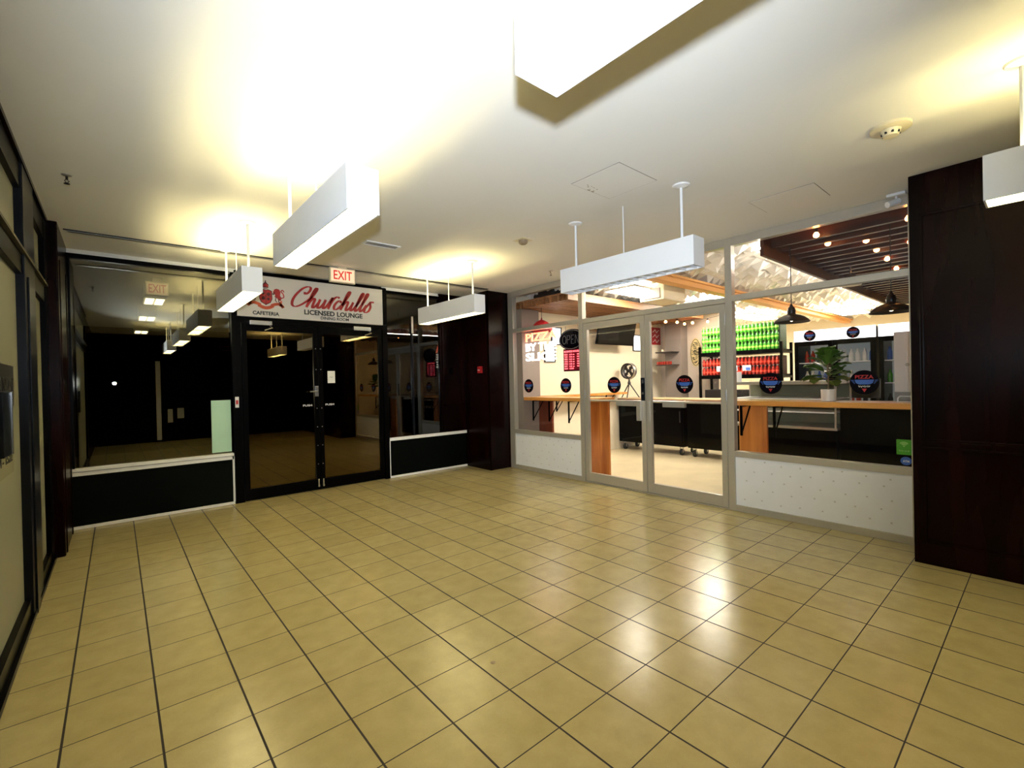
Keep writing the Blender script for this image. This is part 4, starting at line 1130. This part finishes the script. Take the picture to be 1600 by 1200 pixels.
def fan():
    x, y, z = 7.74, 5.46, 1.0205
    cz = 1.555
    t = thing('tripod_fan', 'bronze round fan on a black tripod standing on the prep table', 'fan', (x, y, z))
    legs = [(-0.02, 0.17), (-0.11, -0.02), (0.10, -0.16)]
    for (dx, dy) in legs:
        build('leg', MB().tube([(x, y, z+0.30), (x+dx, y+dy, z+0.008)], [0.013, 0.010], 8), 'duct', t)
    b = MB().lathe((x, y, z+0.28), [(0.03, 0), (0.035, 0.02), (0.02, 0.05), (0.012, 0.10)], 14)
    build('head_joint', b, 'duct', t, smooth=True)
    # cage faces the hall (-X)
    b = MB()
    ring = lambda r, xx, n=32: [(xx, y+r*math.cos(2*PI*k/n), cz+r*math.sin(2*PI*k/n)) for k in range(n+1)]
    b.tube(ring(0.145, x-0.06), 0.012, 8, cap=False); b.tube(ring(0.145, x+0.04), 0.010, 8, cap=False)
    b.tube(ring(0.075, x-0.075), 0.003, 6, cap=False); b.tube(ring(0.11, x-0.07), 0.003, 6, cap=False)
    for k in range(12):
        a = 2*PI*k/12; b.tube([(x-0.08, y, cz), (x-0.06, y+0.145*math.cos(a), cz+0.145*math.sin(a))], 0.002, 5)
    build('cage', b, 'duct', t, smooth=True)
    b = MB()
    n = 32; r0 = [ (0.145, -0.06), (0.150, -0.05), (0.150, 0.03), (0.120, 0.05) ]
    b.lathe((x, y, cz), [(r, h) for r, h in r0], 32, 'X', cap=False)
    build('drum', b, 'steel', t, smooth=True)
    b = MB()
    for k in range(4):
        a = PI/4+k*PI/2
        pts = []
        for (rr, da) in ((0.03, -0.5), (0.08, -0.55), (0.125, -0.2), (0.125, 0.3), (0.08, 0.35), (0.03, 0.5)):
            pts.append((rr*math.cos(a+da), rr*math.sin(a+da)))
        mm = MB(); 
        va = [b.v((x-0.02+0.01*i/5, y+p[0], cz+p[1])) for i, p in enumerate(pts)]; vb = [b.v((x-0.016+0.01*i/5, y+p[0], cz+p[1])) for i, p in enumerate(pts)]
        b.bm.faces.new(va); b.bm.faces.new(vb[::-1])
        for i in range(6): b.bm.faces.new((va[i], va[(i+1) % 6], vb[(i+1) % 6], vb[i]))
        mm.bm.free()
    b.lathe((x, y, cz), [(0.035, -0.04), (0.035, 0.03)], 16, 'X')
    build('blades', b, 'duct', t)
    b = MB(); b.tube([(x, y+0.165*math.cos(a), cz+0.165*math.sin(a)) for a in [math.radians(d) for d in range(180, 361, 15)]], 0.006, 8)
    b.tube([(x, y, cz-0.165), (x, y, z+0.36)], 0.009, 8)
    build('yoke', b, 'steel', t)
fan()

def wall_decor():
    # television tilted on the cream wall
    t = thing('television', 'black flat television tilted forward high on the cream shop wall', 'television', (7.3, 5.6, 2.0))
    rot = Matrix.Translation((7.27, 5.42, 2.05)) @ Matrix.Rotation(math.radians(12), 4, 'X')
    build('tv_body', MB(rot).box(-0.56, 0.56, 0, 0.045, 0, 0.50, bev=0.006), 'black', t)
    build('tv_screen', MB(rot).box(-0.545, 0.545, -0.002, -0.0002, 0.02, 0.485), 'tv', t)
    build('wall_bracket', MB().box(7.2, 7.34, 5.47, 5.699, 2.18, 2.40), 'ink', t)
    def fr(x0, x1, z0, z1, lab, face):
        t = thing('picture_frame', lab, 'picture frame', ((x0+x1)/2, 5.69, z0))
        b = MB(); e = 0.018
        b.box(x0, x1, 5.675, 5.699, z0, z0+e); b.box(x0, x1, 5.675, 5.699, z1-e, z1); b.box(x0, x0+e, 5.675, 5.699, z0+e, z1-e); b.box(x1-e, x1, 5.675, 5.699, z0+e, z1-e)
        build('frame', b, 'ink', t); build('picture', B(x0+e, x1-e, 5.688, 5.698, z0+e, z1-e), face, t)
    fr(5.80, 6.05, 2.03, 2.34, 'black framed white picture high on the cream wall beside the open sign', 'framelit')
    fr(5.62, 5.88, 1.72, 2.00, 'black framed white picture lower on the cream wall behind the lit sign', 'framelit')
    fr(8.22, 8.50, 1.98, 2.32, 'black framed bright picture on the cream wall between television and door edge', 'framelit')
    t = thing('red_poster', 'red and white poster in the far corner of the cream wall', 'poster', (9.1, 5.69, 2.14))
    build('poster_sheet', B(8.93, 9.28, 5.692, 5.699, 2.14, 2.52), 'sred', t)
    b = MB(frame((0, 5.692, 0), 'S'))
    for k in range(3): b.ribbon(cr([(8.97+0.05*i, 2.22+0.11*k+0.03*((i*7+k*3) % 3-1)) for i in range(6)]), lambda d, t: 0.016, 0, 0.001)
    build('poster_print', b, 'swhite', t)
    # small shelves on the grey column
    for (z, lab, n) in ((1.93, 'small dark shelf on the grey column, the upper of two', 1), (1.66, 'small dark shelf with red packets on the grey column, the lower of two', 6)):
        t = thing('column_shelf', lab, 'shelf', (8.9, 5.4, z))
        build('shelf_board', MB().box(8.72, 9.019, 5.10, 5.48, z, z+0.02, bev=0.002), 'duct', t)
        for k in range(n):
            if n == 1:
                tag(build('small_ornament', MB().lathe((8.8, 5.36, z+0.0205), [(0.02, 0), (0.028, 0.03), (0.012, 0.06)], 12), 'creamplastic', smooth=True), 'tiny pale ornament on the upper column shelf', 'ornament')
            else:
                yy = 5.44-k*0.055
                tag(build('red_packet', MB().box(8.74, 8.80, yy-0.022, yy+0.022, z+0.0205, z+0.085, bev=0.004), 'redb'), 'small red packet in the row on the lower column shelf', 'packet', 'red packets on the column shelf')
    # carved oval plaque
    t = thing('carved_plaque', 'pale carved oval plaque on the wall right of the grey column', 'wall plaque', (9.28, 4.87, 1.6))
    m = frame((9.299, 4.87, 1.925), 'W')
    n = 28
    build('plaque_board', MB(m).poly([(0.125*math.cos(2*PI*k/n), 0.30*math.sin(2*PI*k/n)) for k in range(n)], 0, 0.02), 'rattan', t)
    b = MB(m)
    b.ribbon([(0.105*math.cos(2*PI*k/n), 0.275*math.sin(2*PI*k/n)) for k in range(n+1)], lambda d, t: 0.010, 0.02, 0.026)
    random.seed(5)
    for k in range(60):
        a = random.uniform(0, 2*PI); r = random.uniform(0.1, 0.85); x, y = 0.1*r*math.cos(a), 0.26*r*math.sin(a)
        b.ribbon(cr([(x-0.02, y), (x, y+random.uniform(-0.02, 0.02)), (x+0.02, y+random.uniform(-0.015, 0.015))], 4), lambda d, t: 0.009, 0.02, 0.025)
    build('carving', b, 'ink', t)
wall_decor()

# ---- bottle rack
def rack():
    x0, x1, ya, yb = 8.74, 9.24, 3.02, 4.53
    t = thing('bottle_rack', 'black metal rack stacked with green and red soda bottles', 'rack', ((x0+x1)/2, (ya+yb)/2, 0))
    for xx in (x0, x1-0.04):
        for yy in (ya, yb-0.04):
            b = MB().box(xx, xx+0.04, yy, yy+0.04, 0, 1.99)
            build('upright', b, 'black', t)
    for z in (0.60, 1.36, 1.80):
        b = MB().box(x0+0.001, x1-0.001, ya+0.041, yb-0.041, z, z+0.07 if z > 1 else z+0.04); b.box(x0+0.045, x1-0.045, ya+0.001, ya+0.040, z, z+0.04)
        build('shelf', b, 'black', t)
    random.seed(3)
    def bottle(mname, x, y, z, lab, grp, h=0.165, r=0.030):
        o = thing('soda_bottle', lab, 'bottle', (x, y, z), grp)
        build('bottle_body', MB().lathe((x, y, z), [(r*0.85, 0), (r, 0.006), (r, h*0.58), (r*0.75, h*0.72), (r*0.42, h*0.86), (r*0.42, h*0.92)], 12), mname, o, smooth=True)
        build('bottle_label', MB().lathe((x, y, z+h*0.25), [(r+0.0008, 0), (r+0.0008, h*0.20)], 12, cap=False), 'limelab' if mname == 'greenb' else 'redlab', o)
        build('bottle_cap', MB().lathe((x, y, z+h*0.92), [(r*0.48, 0), (r*0.48, h*0.075)], 10), 'limelab' if mname == 'greenb' else 'whiteb', o)
        return o
    names = ('bottom', 'middle', 'top')
    g0 = None
    for k in range(3):
        lab = 'green soda bottle in the %s tier above the rack' % names[k]; grp = 'green bottles, %s tier' % names[k]
        y = 3.12
        while y < 4.46:
            if g0 is None: g0 = bottle('greenb', 8.80, y, 1.8705, lab, grp)
            else: dup(g0, (8.80, y+random.uniform(-0.003, 0.003), 1.8705+k*0.166), lab, grp)
            y += 0.0665
        # cardboard tray between tiers
    for k in range(1, 3):
        pass
    r0 = None
    for k in range(2):
        lab = 'red soda bottle in the %s row of the rack shelf' % ('lower' if k == 0 else 'upper'); grp = 'red bottles, %s row' % ('lower' if k == 0 else 'upper')
        y = 3.12
        while y < 4.46:
            if r0 is None: r0 = bottle('redb', 8.80, y, 1.4305, lab, grp)
            else: dup(r0, (8.80, y, 1.4305+k*0.166), lab, grp)
            y += 0.0665
    # second row behind: cartons coloured dark for the shade between the bottles
    for k in range(4):
        o = build('soda_carton', MB().box(8.88, 9.19, 3.10+k*0.34, 3.42+k*0.34, 1.8705, 2.35, bev=0.004), 'dgreen')
        tag(o, 'green carton of bottles standing behind the green bottles', 'carton', 'green cartons on the rack')
        o = build('soda_carton', MB().box(8.88, 9.19, 3.10+k*0.34, 3.42+k*0.34, 1.4305, 1.76, bev=0.004), 'dred')
        tag(o, 'red carton of bottles standing behind the red bottles', 'carton', 'red cartons on the rack')
    for k in range(3):
        o = build('white_package', MB().box(8.752, 8.768, 3.55+k*0.24, 3.70+k*0.24, 1.50, 1.60, bev=0.002), 'whiteb')
        tag(o, 'white and blue wrapped pack label on the red bottles', 'packaging', 'white labels on the red packs')
        build('blue_print', MB().box(8.750, 8.7518, 3.56+k*0.24, 3.64+k*0.24, 1.51, 1.56), 'blueb', o)
    for k in range(3):
        tag(build('dark_crate', MB().box(8.79, 9.19, 3.10+k*0.46, 3.52+k*0.46, 0.6405, 1.15, bev=0.01), 'duct'), 'dark crate on the low shelf of the bottle rack', 'crate', 'dark crates on the rack')
rack()

# ---- coolers
def cooler(x0, y0, y1, nd, lab, logos):
    x1 = 9.10
    t = thing('drinks_cooler', lab, 'cooler', ((x0+x1)/2, (y0+y1)/2, 0), 'glass door drinks coolers')
    b = MB()
    b.box(x0+0.05, x1, y0, y0+0.04, 0.10, 2.10); b.box(x0+0.05, x1, y1-0.04, y1, 0.10, 2.10)
    b.box(x0+0.05, x1, y0+0.04, y1-0.04, 1.93, 2.10); b.box(x0+0.02, x1, y0, y1, 0.0, 0.16); 
    build('cabinet', b, 'black', t)
    build('lining', B(x1-0.05, x1-0.002, y0+0.04, y1-0.04, 0.16, 1.93), 'coolerin', t)
    h = build('header_panel', B(x0, x0+0.049, y0, y1, 1.935, 2.105), 'coolerlamp', t)
    for z in (0.55, 0.90, 1.25, 1.58):
        build('shelf', B(x0+0.08, x1-0.06, y0+0.045, y1-0.045, z, z+0.014), 'white', t)
    dw = (y1-y0)/nd
    for k in range(nd):
        a, c = y0+k*dw+0.004, y0+(k+1)*dw-0.004
        f = MB(); f.box(x0, x0+0.045, a, a+0.055, 0.17, 1.93); f.box(x0, x0+0.045, c-0.055, c, 0.17, 1.93)
        f.box(x0, x0+0.045, a+0.055, c-0.055, 1.86, 1.93); f.box(x0, x0+0.045, a+0.055, c-0.055, 0.17, 0.25)
        d = build('door', f, 'black', t)
        build('door_glass', B(x0+0.02, x0+0.028, a+0.055, c-0.055, 0.25, 1.86), 'glass', d)
    for (ly, lab2) in logos:
        l = D.objects.new('header_logo', None); COL.objects.link(l); l.parent = t; l.location = Vector((x0-0.0015, ly, 2.02))-Vector(t.location)
        sticker(frame((x0-0.0015, ly, 2.02), 'W'), 0.085, l)
    return t
cooler(8.40, 1.665, 2.725, 2, 'two door black drinks cooler with white lit header and two round logos', [(2.50, ''), (1.93, '')])
cooler(8.40, 0.60, 1.63, 2, 'black drinks cooler with white header beside the near wooden pier', [])
def drinks():
    mats = ['redb', 'greenb', 'steel', 'blueb', 'whiteb', 'duct']
    proto = {}
    for (ya, yb, who) in ((1.74, 2.66, 'two logo cooler'), (0.68, 1.58, 'cooler by the pier')):
        for zi, z in enumerate((0.9145, 1.2645, 1.5945)):
            y = ya; k = 0
            while y < yb:
                mm = mats[(int(y*3.3)+zi*2) % 6]
                key = mm
                lab = '%s drink can or bottle on a shelf of the %s' % ({'redb': 'red', 'greenb': 'green', 'steel': 'silver', 'blueb': 'blue', 'whiteb': 'white', 'duct': 'dark'}[mm], who)
                grp = '%s drinks in the %s' % (mm.rstrip('b'), who)
                grp = {'redb': 'red', 'greenb': 'green', 'steel': 'silver', 'blueb': 'blue', 'whiteb': 'white', 'duct': 'dark'}[mm] + ' drinks in the ' + who
                if key not in proto:
                    proto[key] = tag(build('drink_bottle', MB().lathe((8.56, y, z), [(0.028, 0), (0.032, 0.005), (0.032, 0.12), (0.014, 0.165), (0.014, 0.19), (0.002, 0.192)], 12), mm, smooth=True), lab, 'bottle', grp)
                else: dup(proto[key], (8.56, y, z), lab, grp)
                y += 0.085
drinks()

# ---- glass display case and black counter
def display_case():
    x0, x1, y0, y1 = 6.30, 6.95, 1.62, 2.84
    t = thing('display_case', 'glass food display case with metal top on a black base', 'display case', ((x0+x1)/2, (y0+y1)/2, 0))
    build('base', MB().box(x0+0.02, x1, y0, y1, 0, 0.745, bev=0.006), 'black', t)
    build('bottom_tray', MB().box(x0-0.01, x1, y0-0.01, y1, 0.746, 0.775, bev=0.003), 'steel', t)
    build('case_top', MB().box(x0, x1, y0, y1, 1.285, 1.325, bev=0.004), 'steel', t)
    b = MB()
    for (xx, yy) in ((x0, y0), (x0, y1-0.02), (x1-0.02, y0), (x1-0.02, y1-0.02)): b.box(xx, xx+0.02, yy, yy+0.02, 0.7755, 1.2845)
    build('corner_posts', b, 'steel', t)
    build('front_glass', B(x0+0.004, x0+0.010, y0+0.021, y1-0.021, 0.7755, 1.2845), 'glass', t)
    for z in (0.94, 1.10):
        build('glass_shelf', B(x0+0.03, x1-0.03, y0+0.025, y1-0.025, z, z+0.012), 'whitetrim', t)
    build('back_panel', B(x1-0.019, x1-0.012, y0+0.021, y1-0.021, 0.7755, 1.2845), 'casein', t)
    t = thing('service_counter', 'plain black service counter right of the glass display case', 'counter', (6.65, 0.6, 0))
    build('counter_body', MB().box(6.32, 6.95, -0.4, 1.59, 0, 1.04, bev=0.005), 'black', t)
    build('counter_top', MB().box(6.28, 6.97, -0.4, 1.60, 1.041, 1.07, bev=0.003), 'duct', t)
    t = thing('white_cabinet', 'tall white metal cabinet behind the counter beside the near wooden pier', 'cabinet', (7.7, 0.9, 0))
    build('steel_stand', MB().box(7.5, 7.95, 0.45, 1.30, 0, 1.16, bev=0.005), 'steel', t)
    build('cabinet_body', MB().box(7.5, 7.95, 0.45, 1.30, 1.161, 1.915, bev=0.005), 'white', t)
    build('badge', MB().lathe((7.497, 1.17, 1.50), [(0.022, 0), (0.022, 0.004)], 16, 'X'), 'steel', t)
    tag(build('register_screen', MB().box(6.50, 6.53, 1.25, 1.52, 1.12, 1.34, bev=0.005).box(6.44, 6.60, 1.32, 1.46, 1.0705, 1.085).box(6.51, 6.53, 1.37, 1.41, 1.085, 1.14), 'duct'), 'dark till screen standing on the black counter behind the round sticker', 'till')
    tag(build('price_card', B(6.31, 6.313, 2.68, 2.80, 1.3255, 1.46), 'whitetrim'), 'pale price card standing at the left end of the display case top', 'card')
display_case()

# ---- things near the shop ceiling
t = thing('ceiling_air_unit', 'pale air handling box under the shop ceiling above the doors', 'air unit', (6.2, 3.78, 2.52))
build('unit_body', MB().box(5.95, 6.55, 3.58, 3.98, 2.53, 2.78, bev=0.03), 'creamplastic', t, smooth=True)
build('unit_grille', MB().box(5.935, 5.949, 3.64, 3.92, 2.56, 2.70), 'greycol', t)
build('hanger', MB().tube([(6.2, 3.78, 2.78), (6.2, 3.78, SH)], 0.01, 6), 'steel', t)
t = thing('dark_duct', 'dark duct and fittings just inside the top of the left shop window', 'duct', (5.25, 5.2, 2.7))
build('duct_body', MB().tube([(5.25, 4.60, 2.765), (5.25, 5.48, 2.765)], 0.055, 16), 'duct', t, smooth=True)
build('duct_box', MB().box(5.12, 5.38, 5.0, 5.3, 2.70, 2.83, bev=0.01), 'duct', t)
t = thing('silver_spotlight', 'bright chrome spotlight hanging under the dark pergola joists', 'spotlight', (6.9, 1.55, 2.5))
build('spot_body', MB().lathe((6.9, 1.60, 2.50), [(0.07, 0), (0.075, 0.02), (0.06, 0.10), (0.03, 0.13), (0.012, 0.14), (0.012, 0.334)], 20), 'silver', t, smooth=True)
build('spot_rim', MB().lathe((6.9, 1.60, 2.490), [(0.11, 0), (0.11, 0.010), (0.07, 0.012)], 24), 'cream', t, smooth=True)
